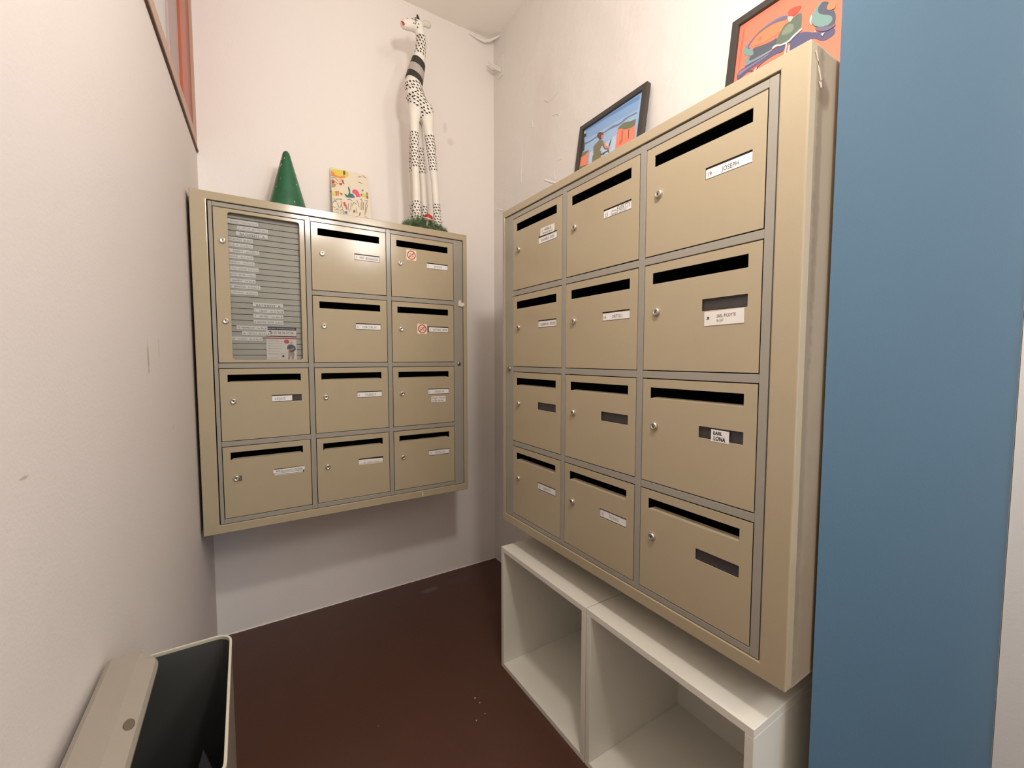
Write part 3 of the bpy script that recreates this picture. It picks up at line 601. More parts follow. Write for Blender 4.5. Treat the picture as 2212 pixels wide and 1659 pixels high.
ART2 = {
 'outer': [(0.0052,0.2129),(0.0066,0.3817),(0.0903,0.3821)],
 'inner': [(0.0278,0.2159),(0.0262,0.3557),(0.1236,0.3577)],
 'edge': [(0.0265,0.2401),(0.0273,0.3526),(0.0332,0.3549),(0.0323,0.3367),(0.031,0.2484)],
 'ring': [(0.14,0.314),(0.1254,0.3214),(0.1118,0.3236),(0.0898,0.3225),(0.0692,0.3145),(0.0512,0.3041),(0.0376,0.2974),(0.0355,0.2894),(0.0411,0.2742),(0.0591,0.2615),(0.0691,0.2637),(0.069,0.2713),(0.0616,0.2783),(0.0504,0.2854),(0.0464,0.2933),(0.0514,0.3025),(0.0679,0.3131),(0.0905,0.316),(0.1127,0.3149),(0.1422,0.2996)],
 'ringd': [(0.1401,0.3132),(0.1414,0.3008),(0.1128,0.3141),(0.0906,0.3152),(0.0681,0.3114),(0.0534,0.2981),(0.0499,0.2896),(0.0567,0.2822),(0.0471,0.2875),(0.0473,0.2989),(0.0675,0.3164),(0.0928,0.3204),(0.1176,0.3195)],
 'teal': [(0.0378,0.2957),(0.04,0.2966),(0.0471,0.2875),(0.0648,0.2763),(0.0701,0.2676),(0.0651,0.2601),(0.0526,0.2655),(0.0426,0.274),(0.0375,0.285)],
 'peach': [(0.1416,0.2985),(0.1341,0.2893),(0.1287,0.2785),(0.103,0.2779),(0.0804,0.2792),(0.0591,0.2867),(0.0585,0.2925),(0.0687,0.3065),(0.0853,0.312),(0.1131,0.3109),(0.1311,0.3058)],
 'dotp': [(0.0713,0.2956),(0.0766,0.3005),(0.0849,0.2965),(0.0814,0.289),(0.074,0.2916)],
 'leafm': [(0.14,0.3197),(0.1473,0.3246),(0.1721,0.3151),(0.1669,0.3048),(0.1576,0.2988),(0.1426,0.3079)],
 'green': [(0.1702,0.2976),(0.1739,0.2907),(0.1751,0.2614),(0.1735,0.2527),(0.1619,0.245),(0.1495,0.2418),(0.138,0.2407),(0.1198,0.2495),(0.1217,0.2686),(0.1287,0.2785),(0.1352,0.2914),(0.1496,0.2901),(0.1577,0.2972)],
 'greenl': [(0.1473,0.2874),(0.1601,0.2744),(0.1565,0.2598),(0.1408,0.2632),(0.1313,0.2666),(0.1337,0.2809)],
 'pink': [(0.1413,0.3081),(0.1557,0.2987),(0.152,0.2913),(0.1464,0.2894),(0.1422,0.2996)],
 'dark': [(0.0597,0.2818),(0.0809,0.2743),(0.1096,0.2677),(0.1228,0.2708),(0.1198,0.2495),(0.1117,0.2487),(0.0838,0.2485),(0.0636,0.2473),(0.0562,0.2472),(0.056,0.2627),(0.0679,0.2614)],
 'tealstr': [(0.0452,0.2647),(0.056,0.2627),(0.0546,0.2482),(0.084,0.2469),(0.1119,0.2472),(0.1153,0.2406),(0.0847,0.2404),(0.0584,0.2413),(0.045,0.2401)],
 'blue': [(0.0267,0.2384),(0.045,0.2401),(0.0847,0.2404),(0.1126,0.2409),(0.119,0.2441),(0.1394,0.2398),(0.1737,0.2512),(0.215,0.218),(0.2467,0.2125),(0.2491,0.1926),(0.2244,0.1918),(0.2099,0.2106),(0.1977,0.2159),(0.1614,0.213),(0.1549,0.2142),(0.1553,0.2352),(0.1443,0.2423),(0.1425,0.222),(0.1207,0.2285),(0.1004,0.2264),(0.0867,0.2228),(0.0787,0.217),(0.0675,0.2138),(0.0573,0.2251),(0.0328,0.2131),(0.0278,0.2159)],
 'bluel': [(0.0285,0.2366),(0.047,0.2358),(0.0851,0.2372),(0.1098,0.2411),(0.1021,0.2356),(0.0769,0.2332),(0.0476,0.2308),(0.03,0.224)],
 'pinkl': [(0.0618,0.2248),(0.0921,0.2255),(0.0799,0.2193),(0.0719,0.2135)],
 'line': [(0.112,0.2464),(0.1143,0.25),(0.1195,0.2518),(0.1337,0.2434),(0.1495,0.2418),(0.159,0.2483),(0.171,0.253),(0.1756,0.2561),(0.1798,0.2512),(0.1763,0.2494),(0.162,0.2435),(0.1526,0.237),(0.1369,0.2385),(0.1215,0.2462),(0.1157,0.2433)],
 'l1': [(0.1453,0.2388),(0.148,0.2378),(0.1469,0.2114),(0.1438,0.213)],
 'l2': [(0.1527,0.2298),(0.1547,0.2285),(0.1549,0.2142),(0.1513,0.2122)],
 'foot': [(0.0717,0.2151),(0.0783,0.221),(0.0803,0.2161),(0.0752,0.2101)],
 'swirl': [(0.2123,0.2927),(0.2017,0.2827),(0.1958,0.2705),(0.1962,0.2552),(0.2074,0.2366),(0.2377,0.2161),(0.247,0.2215),(0.2442,0.2509),(0.2278,0.2614),(0.2247,0.2702),(0.2317,0.2784)],
 'swirlt': [(0.2123,0.2927),(0.2017,0.2827),(0.1958,0.2705),(0.1962,0.2552),(0.2073,0.2374),(0.2256,0.2256),(0.2368,0.2245),(0.2415,0.2331),(0.2348,0.2457),(0.218,0.2576),(0.2074,0.2718),(0.2086,0.2832),(0.2172,0.2891)],
 'swirlw': [(0.196,0.2744),(0.1923,0.2647),(0.1953,0.2517),(0.1988,0.2466),(0.1961,0.2579),(0.1972,0.2681)],
 'swirlp': [(0.2317,0.2784),(0.2257,0.2708),(0.2272,0.2618),(0.2441,0.2523),(0.2429,0.2702)],
 'sd': [(0.2073,0.2374),(0.2375,0.2175),(0.2471,0.2201),(0.2479,0.2117),(0.2292,0.2112),(0.207,0.2288)],
 'white1': [(0.206,0.2267),(0.2095,0.2271),(0.2087,0.2236)],
 'white2': [(0.2201,0.2119),(0.2282,0.2106),(0.2243,0.2038)],
}
ART3 = {
 'outer': [(0.0337,0.2919),(0.0388,0.2963),(0.1876,0.3131),(0.1907,0.3072),(0.1773,0.0995),(0.0242,0.0949)],
 'yellow': [(0.0341,0.2907),(0.0399,0.2961),(0.0881,0.3021),(0.106,0.2976),(0.1047,0.2789),(0.0879,0.2643),(0.0719,0.2603),(0.0501,0.2652),(0.0329,0.2711)],
 'orange': [(0.0334,0.2866),(0.0424,0.2838),(0.0504,0.2704),(0.0724,0.2682),(0.0887,0.2775),(0.0903,0.2675),(0.0718,0.259),(0.0498,0.2613),(0.0323,0.2607)],
 'purple': [(0.0835,0.2996),(0.0903,0.3014),(0.0939,0.2866),(0.0842,0.2763),(0.0827,0.2877)],
 'red1': [(0.0323,0.2428),(0.0441,0.2406),(0.0446,0.2305),(0.0322,0.225)],
 'olive': [(0.0318,0.2249),(0.0522,0.2285),(0.0446,0.2126),(0.0311,0.2069)],
 'pale': [(0.0605,0.2549),(0.0761,0.2562),(0.0808,0.2418),(0.0697,0.2263),(0.0569,0.2335)],
 'red2': [(0.0614,0.2358),(0.0761,0.2394),(0.0754,0.2276),(0.0653,0.2265)],
 'purple2': [(0.0717,0.2564),(0.0826,0.2526),(0.0849,0.2363),(0.0792,0.235)],
 'ystr': [(0.0291,0.1913),(0.0546,0.1971),(0.0508,0.1734),(0.0289,0.171)],
 'ostr1': [(0.0444,0.1922),(0.0546,0.1971),(0.0508,0.1721),(0.0463,0.1711)],
 'ostr2': [(0.0557,0.1974),(0.0611,0.1961),(0.0575,0.1749),(0.0531,0.1739)],
 'red3': [(0.063,0.1914),(0.0739,0.1888),(0.0734,0.181),(0.0667,0.1808)],
 'tree': [(0.1014,0.2299),(0.1071,0.2144),(0.1063,0.1961),(0.1172,0.1959),(0.1254,0.1822),(0.1113,0.1765),(0.0886,0.1741),(0.0807,0.1903),(0.0961,0.186),(0.1016,0.2002),(0.0984,0.2201)],
 'blueh': [(0.1102,0.1931),(0.1231,0.183),(0.1229,0.1791),(0.0976,0.1748),(0.1095,0.1839)],
 'pinkb': [(0.1162,0.2139),(0.1282,0.2218),(0.1393,0.2166),(0.1452,0.2022),(0.149,0.19),(0.1324,0.1837),(0.1265,0.198),(0.1152,0.2007)],
 'grey': [(0.1563,0.2257),(0.1646,0.2277),(0.164,0.2196),(0.1568,0.2166)],
 'red4': [(0.1506,0.2061),(0.1582,0.2052),(0.1563,0.1942),(0.1505,0.1942)],
 'yel2': [(0.1584,0.2078),(0.174,0.2113),(0.1726,0.1939),(0.1606,0.19)],
 'teal2': [(0.1758,0.2197),(0.1833,0.2161),(0.1823,0.2026),(0.1753,0.2037)],
 'red5': [(0.1744,0.2009),(0.1827,0.2014),(0.182,0.1868),(0.1745,0.1878)],
 'fig1': [(0.0734,0.1478),(0.0825,0.1511),(0.0837,0.1347),(0.0767,0.1307)],
 'fig2': [(0.0771,0.1359),(0.0863,0.1404),(0.0906,0.1209),(0.0856,0.1135)],
 'bl': [(0.0762,0.1053),(0.0865,0.1099),(0.089,0.0977),(0.0788,0.0957)],
 'olive2': [(0.114,0.118),(0.1212,0.1233),(0.1226,0.1107),(0.111,0.1071)],
 'br1': [(0.1494,0.164),(0.1529,0.1648),(0.1491,0.1276),(0.1455,0.1269)],
 'br2': [(0.1577,0.1658),(0.1624,0.1668),(0.1571,0.1266),(0.1538,0.1286)],
 'br3': [(0.1399,0.1129),(0.1434,0.1136),(0.1399,0.0974),(0.1364,0.0968)],
}
ART3_LINES = [
 [(0.0341,0.2548),(0.0496,0.2573),(0.0575,0.2439)],
 [(0.0338,0.2509),(0.0462,0.2386),(0.0567,0.2309)],
 [(0.0369,0.1602),(0.0405,0.1484),(0.0521,0.1585),(0.0698,0.1598)],
 [(0.0922,0.1621),(0.1017,0.1693),(0.1125,0.1613)],
 [(0.0648,0.1511),(0.0686,0.1417),(0.0582,0.1168)],
 [(0.0398,0.103),(0.0469,0.112),(0.0542,0.1059)],
 [(0.0309,0.1338),(0.036,0.1449),(0.0468,0.1447)],
 [(0.0509,0.1405),(0.0539,0.1184)],
 [(0.1074,0.1525),(0.1024,0.1131)],
 [(0.1086,0.1374),(0.1191,0.1576),(0.1299,0.1495)],
 [(0.1314,0.1706),(0.1353,0.161),(0.1406,0.1388)],
 [(0.1468,0.1765),(0.1529,0.1804),(0.1541,0.165)],
 [(0.1666,0.1755),(0.1773,0.1778),(0.1735,0.1587)],
 [(0.1703,0.1632),(0.1612,0.1042)],
 [(0.0573,0.104),(0.069,0.114),(0.0749,0.1025)],
 [(0.1469,0.2895),(0.1536,0.2859),(0.161,0.2904)],
 [(0.1662,0.297),(0.1796,0.287)],
 [(0.1448,0.2599),(0.1632,0.2564)],
 [(0.0957,0.1475),(0.094,0.1216),(0.0975,0.107)],
 [(0.1769,0.1568),(0.1668,0.1156)],
 [(0.03,0.1185),(0.0406,0.1157)],
 [(0.1265,0.1333),(0.1291,0.1056)],
 [(0.0636,0.1331),(0.0714,0.117)],
]

CRUMBS = [(0.678, -0.482, 0.0028), (0.683, -0.506, 0.0022), (0.677, -0.553, 0.0016), (0.642, -0.561, 0.0022), (0.38, -0.419, 0.0013)]

# ================================================================== PICTURES ON THE RIGHT BANK
def picture(y0, w, h, fr, art, order, pal, label, name='framed_picture', zb=1.6338, xb=1.1435, lean=8.6, soft=False):
    root = empty(name, (xb, y0, zb), -math.pi/2, label=label, category='picture', group=None)
    root.rotation_euler = (math.radians(-lean), 0, -math.pi/2)
    t = 0.018
    fm = mat('black_frame', srgb(62, 58, 54), 0.45, var=0.25, vscale=60)
    bm = bmesh.new()
    o = [(0, 0), (w, 0), (w, h), (0, h)]; i_ = [(fr, fr), (w-fr, fr), (w-fr, h-fr), (fr, h-fr)]
    A = [[bm.verts.new((x, y, z)) for x, z in L] for L, y in ((o, -0.0), (i_, -0.0), (o, t), (i_, t))]
    for k in range(4):
        j = (k+1)%4
        bm.faces.new((A[0][k], A[0][j], A[1][j], A[1][k])); bm.faces.new((A[0][k], A[2][k], A[2][j], A[0][j]))
        bm.faces.new((A[1][k], A[1][j], A[3][j], A[3][k])); bm.faces.new((A[2][k], A[3][k], A[3][j], A[2][j]))
    fin(bm, 'frame', fm, root, bevel=0.001)
    mats = [mat('paint_'+k, c, 0.55) for k, c in pal]; idx = {k: i for i, (k, c) in enumerate(pal)}
    bm = bmesh.new(); box(bm, fr-0.002, w-fr+0.002, 0.0085, 0.012, fr-0.002, h-fr+0.002, 0)
    n = 0
    for key, col in order:
        n += 1
        pts = key if isinstance(key, list) else art[key]
        if soft and not isinstance(key, list) and len(pts) > 4:
            for _ in range(2): pts = [((1-t)*a[0]+t*b[0], (1-t)*a[1]+t*b[1]) for a, b in zip(pts, pts[1:]+pts[:1]) for t in (.25, .75)]
        pts = [(min(max(x, fr-0.001), w-fr+0.001), min(max(z, fr-0.001), h-fr+0.001)) for x, z in pts]
        cl_ = [pts[0]]
        for p in pts[1:]:
            if abs(p[0]-cl_[-1][0])+abs(p[1]-cl_[-1][1]) > 1e-5: cl_.append(p)
        if len(cl_) > 2: quadxz(bm, cl_, 0.0084-0.00012*n, idx[col])
    fin(bm, 'painting', mats, root)
    boxo('back_board', (fr*0.5, w-fr*0.5, 0.0125, 0.0165, fr*0.5, h-fr*0.5), mat('hardboard', srgb(130, 100, 70), .8), root)
    return root
pal1 = [('sky', srgb(160, 190, 224)), ('skytop', srgb(112, 152, 206)), ('sky2', srgb(140, 174, 216)), ('wave', srgb(118, 130, 158)), ('green', srgb(118, 122, 98)), ('orange', srgb(238, 140, 112)),
        ('rust', srgb(205, 112, 84)), ('brown', srgb(110, 76, 60)), ('olive', srgb(128, 122, 96)), ('arm', srgb(232, 140, 120)), ('dark', srgb(62, 66, 74)), ('leaf', srgb(58, 66, 52)), ('yellow', srgb(228, 220, 140)), ('pale', srgb(188, 210, 232))]
picture(-0.3765, 0.3265, 0.3865, 0.019, ART1, [([(0.02, 0.20), (0.30, 0.20), (0.30, 0.295), (0.02, 0.295)], 'sky'), ('sky2', 'sky2'), ('skytop', 'skytop'),
    ([(0.07, 0.02), (0.20, 0.02), (0.21, 0.27), (0.155, 0.26), (0.07, 0.26)], 'pale'), ('wave', 'wave'),
    ([(0.205, 0.02), (0.305, 0.02), (0.289, 0.26), (0.206, 0.25)], 'orange'), ([(0.02, 0.02), (0.07, 0.02), (0.066, 0.23), (0.018, 0.23)], 'rust'),
    ('cliff', 'orange'), ('hill', 'green'), ('cliffd', 'rust'), ('cliffe', 'brown'), ('cliffl', 'orange'), ('greenl', 'green'),
    ([(0.085, 0.02), (0.14, 0.02), (0.135, 0.24), (0.09, 0.24)], 'olive'), ('body', 'olive'), ('hair', 'brown'), ('face', 'arm'), ('arm', 'arm'), ('stick', 'dark'), ('table', 'dark'), ('leaf', 'leaf'), ('yel', 'yellow'), ('bot', 'green')],
    pal1, 'black-framed painting of a woman on blue ground between orange cliffs, leaning above the middle column')
pal2 = [('bg', srgb(224, 126, 100)), ('edge', srgb(214, 104, 78)), ('ring', srgb(136, 124, 148)), ('ringd', srgb(110, 104, 124)), ('teal', srgb(120, 152, 146)), ('peach', srgb(228, 132, 92)), ('rust', srgb(184, 84, 70)),
        ('green', srgb(98, 112, 98)), ('greenl', srgb(126, 138, 120)), ('pink', srgb(222, 184, 170)), ('dark', srgb(86, 90, 102)), ('white', srgb(232, 222, 202)), ('blue', srgb(90, 88, 118)), ('tealgrey', srgb(124, 144, 148)), ('tan', srgb(196, 112, 78))]
picture(-0.985, 0.372, 0.386, 0.019, ART2, [('edge', 'edge'), ([(0.12, 0.02), (0.35, 0.02), (0.35, 0.20), (0.03, 0.20)], 'bg'), ('ring', 'ring'), ('ringd', 'ringd'), ('peach', 'peach'), ('teal', 'teal'), ('dotp', 'tan'), ('leafm', 'rust'),
    ('blue', 'blue'), ('dark', 'dark'), ('bluel', 'ring'), ('green', 'green'), ('greenl', 'greenl'), ('pink', 'pink'), ('tealstr', 'tealgrey'), ('pinkl', 'rust'),
    ('swirl', 'dark'), ('swirlt', 'teal'), ('swirlw', 'white'), ('swirlp', 'peach'), ('sd', 'ringd'), ('line', 'white'), ('l1', 'white'), ('l2', 'white'), ('foot', 'pink'), ('white1', 'white'), ('white2', 'pink')],
    pal2, 'black-framed orange abstract painting with blue-green swirls, leaning beside the blue wall', soft=True)

# ================================================================== ON THE BACK BANK
ZA = 0.5404+0.0466+TOT_H+0.0437+0.0004        # top surface
# green cone
bm = bmesh.new(); lathe(bm, [(0.0, 0.0), (0.076, 0.0), (0.0775, 0.003), (0.072, 0.027), (0.014, 0.246), (0.0105, 0.256), (0.005, 0.262), (0.0005, 0.2635)], 48)
cone_m = bpy.data.materials.new('glitter_cone_painted_glints'); cone_m.use_nodes = True
nt = cone_m.node_tree; p = nt.nodes['Principled BSDF']; p.inputs['Roughness'].default_value = 0.35; p.inputs['Coat Weight'].default_value = .3
tc = nt.nodes.new('ShaderNodeTexCoord')
def mixc(nt, fac, a, b):
    mx = nt.nodes.new('ShaderNodeMix'); mx.data_type = 'RGBA'
    nt.links.new(fac, mx.inputs[0])
    for s, i in ((a, 6), (b, 7)):
        if isinstance(s, tuple): mx.inputs[i].default_value = s
        else: nt.links.new(s, mx.inputs[i])
    return mx.outputs[2]
def ramp(nt, src, lo, hi, inv=False):
    mr = nt.nodes.new('ShaderNodeMapRange'); mr.inputs[1].default_value = lo; mr.inputs[2].default_value = hi
    if inv: mr.inputs[3].default_value = 1; mr.inputs[4].default_value = 0
    nt.links.new(src, mr.inputs[0]); return mr.outputs[0]
n1 = nt.nodes.new('ShaderNodeTexNoise'); n1.inputs['Scale'].default_value = 30; n1.inputs['Detail'].default_value = 8; nt.links.new(tc.outputs['Object'], n1.inputs[0])
vo = nt.nodes.new('ShaderNodeTexVoronoi'); vo.inputs['Scale'].default_value = 62; nt.links.new(tc.outputs['Object'], vo.inputs['Vector'])
sp = ramp(nt, vo.outputs['Distance'], 0.10, 0.18, True)
n2 = nt.nodes.new('ShaderNodeTexNoise'); n2.inputs['Scale'].default_value = 16; nt.links.new(tc.outputs['Object'], n2.inputs[0])
gate = ramp(nt, n2.outputs['Fac'], 0.50, 0.53)
mu = nt.nodes.new('ShaderNodeMath'); mu.operation = 'MULTIPLY'; nt.links.new(sp, mu.inputs[0]); nt.links.new(gate, mu.inputs[1])
base = mixc(nt, n1.outputs['Fac'], srgb(8, 70, 46), srgb(34, 118, 78))
nt.links.new(mixc(nt, mu.outputs[0], base, srgb(232, 232, 170)), p.inputs['Base Color'])  # glints are put into the colour as pale flecks
o = fin(bm, 'christmas_cone', cone_m, smooth=True, loc=(0.232, 0.200, ZA)); o.data.polygons
tag(o, 'glossy dark green paper cone with glints painted as pale flecks, on the back letterbox bank', 'decoration')

# drawn card leaning on the wall
LN = math.atan(0.07/0.29)
root = empty('greeting_card', (0.38, 0.262, ZA), 0, label='cream card with colourful crowd drawing, leaning on the wall between cone and giraffe', category='card')
root.rotation_euler = (-LN, 0, 0)
pal3 = {'yellow': srgb(236, 214, 92), 'orange': srgb(240, 150, 90), 'purple': srgb(120, 96, 136), 'red1': srgb(200, 84, 66), 'olive': srgb(176, 166, 112), 'pale': srgb(246, 206, 150), 'red2': srgb(228, 92, 60), 'purple2': srgb(140, 112, 144),
        'ystr': srgb(232, 214, 130), 'ostr1': srgb(206, 140, 84), 'ostr2': srgb(206, 140, 84), 'red3': srgb(196, 92, 76), 'tree': srgb(66, 128, 108), 'blueh': srgb(84, 116, 160), 'pinkb': srgb(238, 96, 128), 'grey': srgb(150, 150, 140),
        'red4': srgb(206, 110, 84), 'yel2': srgb(232, 214, 96), 'teal2': srgb(130, 160, 140), 'red5': srgb(206, 90, 72), 'fig1': srgb(210, 92, 92), 'fig2': srgb(212, 112, 112), 'bl': srgb(128, 132, 190), 'olive2': srgb(140, 126, 96),
        'br1': srgb(196, 150, 110), 'br2': srgb(190, 146, 112), 'br3': srgb(120, 88, 66)}
keys = list(pal3); cm = [mat('card_'+k, pal3[k], .7) for k in keys]
bm = bmesh.new(); w0, w1, hh = 0.030, 0.1885, 0.304
prism(bm, rrect(w0, w1, 0, hh, 0.006, 4), 0, 0.0025, 0)
for v in bm.verts: v.co = Vector((v.co.x, v.co.z+0.0003, v.co.y))
fin(bm, 'card_sheet', paper_c, root)
bm = bmesh.new()
for i, k in enumerate(keys):
    pts = [(min(max(x, w0+.0005), w1-.0005), min(max(z, .001), hh-.001)) for x, z in ART3[k]]
    quadxz(bm, pts, -0.0001-0.00004*i, i)
for L_ in ART3_LINES: strokes(bm, L_, 0.0015, -0.0014, len(keys))
rnd = random.Random(5)
for q in range(26):                       # more of the same scribbles lower down, behind the bank's edge from the photo
    x, z = rnd.uniform(w0+.01, w1-.015), rnd.uniform(0.012, 0.095); r_ = rnd.uniform(.004, .010)
    strokes(bm, [(x+r_*math.cos(a), z+r_*1.3*math.sin(a)) for a in (0, .6, 1.2, 1.9, 2.6, 3.2)], 0.0009, -0.0014, len(keys))
fin(bm, 'drawing', cm+[mat('card_ink', srgb(92, 82, 74), .7)], root)

# ---- wooden giraffe
GX, GY = 0.79, 0.20
GSC = 0.9573   # uniform size of the figure
gi = empty('wooden_giraffe', (0.0682+(GX-0.0682)*GSC, -1.675+(GY+1.675)*GSC, 1.1195+(ZA-1.1195)*GSC), 0, label='tall white wooden giraffe with black spots standing on the back letterbox bank', category='figurine')
gi.scale = (GSC, GSC, GSC)
def gl(p): return (p[0]-GX, p[1]-GY, p[2]-ZA)
giraffe_wood = mat('white_painted_wood', srgb(236, 230, 218), 0.42, var=0.05, vscale=25)
spot_m = mat('black_spot_paint', srgb(30, 27, 26), 0.45)
lip_m = mat('red_lip_paint', srgb(192, 50, 48), 0.4)
from mathutils.bvhtree import BVHTree
def paint_spots(me, path, zones, row, col, a, b, name='painted_spots', seed=1, ang0=0.0, off=Vector((0, 0, 0))):
    """little painted ovals laid on the carved surface in staggered rows"""
    rnd = random.Random(seed)
    bvh = BVHTree.FromPolygons([v.co.copy() for v in me.vertices], [tuple(p.vertices) for p in me.polygons])
    P_ = [Vector(gl((x, GY, z)))+off for x, z, r in path]; R_ = [r for x, z, r in path]
    bm = bmesh.new(); L_ = [0]
    for p, q in zip(P_[:-1], P_[1:]): L_.append(L_[-1]+(q-p).length)
    s, k = 0.0, 0
    while s < L_[-1]:
        i = max(j for j in range(len(L_)-1) if L_[j] <= s); t = (s-L_[i])/(L_[i+1]-L_[i]); c = P_[i].lerp(P_[i+1], t); r = R_[i]+(R_[i+1]-R_[i])*t
        if any(z0 < c.z < z1 for z0, z1 in zones):
            d = (P_[i+1]-P_[i]).normalized(); n = max(5, round(2*math.pi*r/col)); u = d.cross(Vector((0, 1, 0))).normalized(); w = d.cross(u).normalized()
            for m_ in range(n):
                an = 2*math.pi*(m_+0.5*(k%2))/n+ang0+rnd.uniform(-.08, .08); dr = u*math.cos(an)+w*math.sin(an); o = c+d*rnd.uniform(-.001, .001)
                hit = bvh.ray_cast(o+dr*0.09, -dr)
                if hit[0] is None: continue
                p, nn = hit[0], hit[1]
                if (p-o).length > r*1.9: continue
                tx = nn.cross(d).normalized(); ty = nn.cross(tx).normalized(); th = math.radians(-45+rnd.uniform(-14, 14)); aa, bb = a*rnd.uniform(.8, 1.15), b*rnd.uniform(.85, 1.15)
                ex_, ey_ = tx*math.cos(th)+ty*math.sin(th), -tx*math.sin(th)+ty*math.cos(th)
                vs = []
                for q in range(9):
                    g = 2*math.pi*q/9; pt = p+ex_*aa*math.cos(g)+ey_*bb*math.sin(g); near = bvh.find_nearest(pt)
                    vs.append(bm.verts.new(near[0]+near[1]*0.0005))
                cv = bm.verts.new(p+nn*0.0007)
                for q in range(9): bm.faces.new((vs[q], vs[(q+1)%9], cv))
        s += row; k += 1
    return tag(fin(bm, name, spot_m, gi), kind='stuff')
BODY = [(0.7911,2.2004,0.034),(0.774,2.23,0.0422),(0.7589,2.2569,0.0422),(0.744,2.2864,0.0422),(0.7414,2.3197,0.0388),(0.7467,2.3498,0.036),(0.7545,2.3808,0.034),(0.761,2.4115,0.032),(0.7682,2.4424,0.0279),(0.7762,2.485,0.0231),(0.778,2.531,0.0211),(0.7723,2.5599,0.0204),(0.7651,2.5739,0.0231)]
HEAD = [(0.7652,2.5770,0.0265),(0.7481,2.5735,0.0265),(0.7269,2.5690,0.0238),(0.712,2.5640,0.0228),(0.7030,2.5590,0.0200)]
LEGS = [([(0.7431,2.2234,0.0306),(0.7378,2.159,0.0218),(0.7382,2.1018,0.019),(0.7407,1.9289,0.0163),(0.7456,1.7485,0.019),(0.7462,1.690,0.020)], -0.012),
        ([(0.7987,2.1997,0.0306),(0.8031,2.1485,0.0231),(0.8147,2.0578,0.0204),(0.8305,1.9191,0.0163),(0.8429,1.7471,0.017),(0.846,1.690,0.019)], -0.012),
        ([(0.7702,2.1998,0.0224),(0.7815,2.0843,0.0163),(0.7885,1.9984,0.0163),(0.795,1.9115,0.0136),(0.8014,1.7581,0.015),(0.803,1.690,0.018)], 0.040),
        ([(0.762,2.2234,0.0250),(0.754,2.159,0.0190),(0.7455,2.0,0.014),(0.7455,1.90,0.0125),(0.7465,1.7485,0.014),(0.747,1.690,0.016)], 0.046)]
def remesh(bm, name, vox, mats, parent):
    me = bpy.data.meshes.new('tmp'); bm.to_mesh(me); bm.free(); o = bpy.data.objects.new('tmp', me); C.objects.link(o)
    r = o.modifiers.new('r', 'REMESH'); r.mode = 'VOXEL'; r.voxel_size = vox
    s = o.modifiers.new('s', 'SMOOTH'); s.factor = 0.6; s.iterations = 6
    dg = bpy.context.evaluated_depsgraph_get(); out = bpy.data.meshes.new_from_object(o.evaluated_get(dg)); out.name = name
    bpy.data.objects.remove(o); bpy.data.meshes.remove(me)
    return link(out, name, mats, parent, smooth=True)
bm = bmesh.new()
tube(bm, [gl((x, GY, z)) for x, z, r in BODY], [r for x, z, r in BODY], 20, flat=0.92)
tube(bm, [gl((x, GY-0.002, z)) for x, z, r in HEAD], [r for x, z, r in HEAD], 20, flat=0.85)
tube(bm, [gl((0.760, GY-0.012, 2.2534)), gl((0.7431, GY-0.012, 2.2234))], [0.036, 0.0305], 16); tube(bm, [gl((0.79, GY-0.010, 2.225)), gl((0.7987, GY-0.012, 2.1997))], [0.036, 0.0300], 16)
zl = lambda z: z-ZA
body_o = remesh(bm, 'body', 0.0035, giraffe_wood, gi)
paint_spots(body_o.data, BODY, [(zl(2.165), zl(2.322)), (zl(2.45), zl(2.548))], 0.0130, 0.0150, 0.0058, 0.0032, seed=2)
for i, (L_, dy) in enumerate(LEGS):
    bm = bmesh.new(); tube(bm, [gl((x, GY+dy, z)) for x, z, r in L_], [r for x, z, r in L_], 20, flat=0.9)
    lg = fin(bm, 'leg', giraffe_wood, gi, smooth=True)
    paint_spots(lg.data, L_, [(zl(1.68), zl(1.818)), (zl(1.965), zl(2.118 if i != 2 else 2.085))], 0.0128, 0.0140, 0.0046, 0.0029, seed=10+i, off=Vector((0, dy, 0)))
# painted face: spots on the cheek, nostril, red lips, laid on the carved head
hb = BVHTree.FromPolygons([v.co.copy() for v in body_o.data.vertices], [tuple(p.vertices) for p in body_o.data.polygons])
def face_patch(bm, cx, cz, pts, lift, mi, dirv=Vector((0, 1, 0)), y0=None):
    """project a small flat outline (metres in x,z) onto the carved head, from the front side"""
    vs = []
    for (dx, dz) in pts:
        o = Vector(gl((cx+dx, GY-0.10, cz+dz))); h_ = hb.ray_cast(o, dirv)
        if h_[0] is None: h_ = hb.find_nearest(Vector(gl((cx+dx, GY-0.015, cz+dz))))
        vs.append(bm.verts.new(h_[0]+h_[1]*lift))
    o = Vector(gl((cx, GY-0.10, cz))); h_ = hb.ray_cast(o, dirv); c = bm.verts.new(h_[0]+h_[1]*(lift*1.2))
    for q in range(len(vs)): bm.faces.new((vs[q], vs[(q+1)%len(vs)], c)).material_index = mi
bm = bmesh.new()
E_ = lambda a, b, n=12, rot=0: [(a*math.cos(t)*math.cos(rot)-b*math.sin(t)*math.sin(rot), a*math.cos(t)*math.sin(rot)+b*math.sin(t)*math.cos(rot)) for t in [2*math.pi*k/n for k in range(n)]]
for x, z in ((0.7375, 2.566), (0.7455, 2.5665), (0.7465, 2.5735), (0.7590, 2.5705), (0.7560, 2.5585)): face_patch(bm, x, z, E_(.0030, .0026, 8), .0005, 0)
face_patch(bm, 0.7110, 2.5790, E_(.0042, .0018, 8, -.5), .0006, 0)
fin(bm, 'face_marks', spot_m, gi)['kind'] = 'stuff'
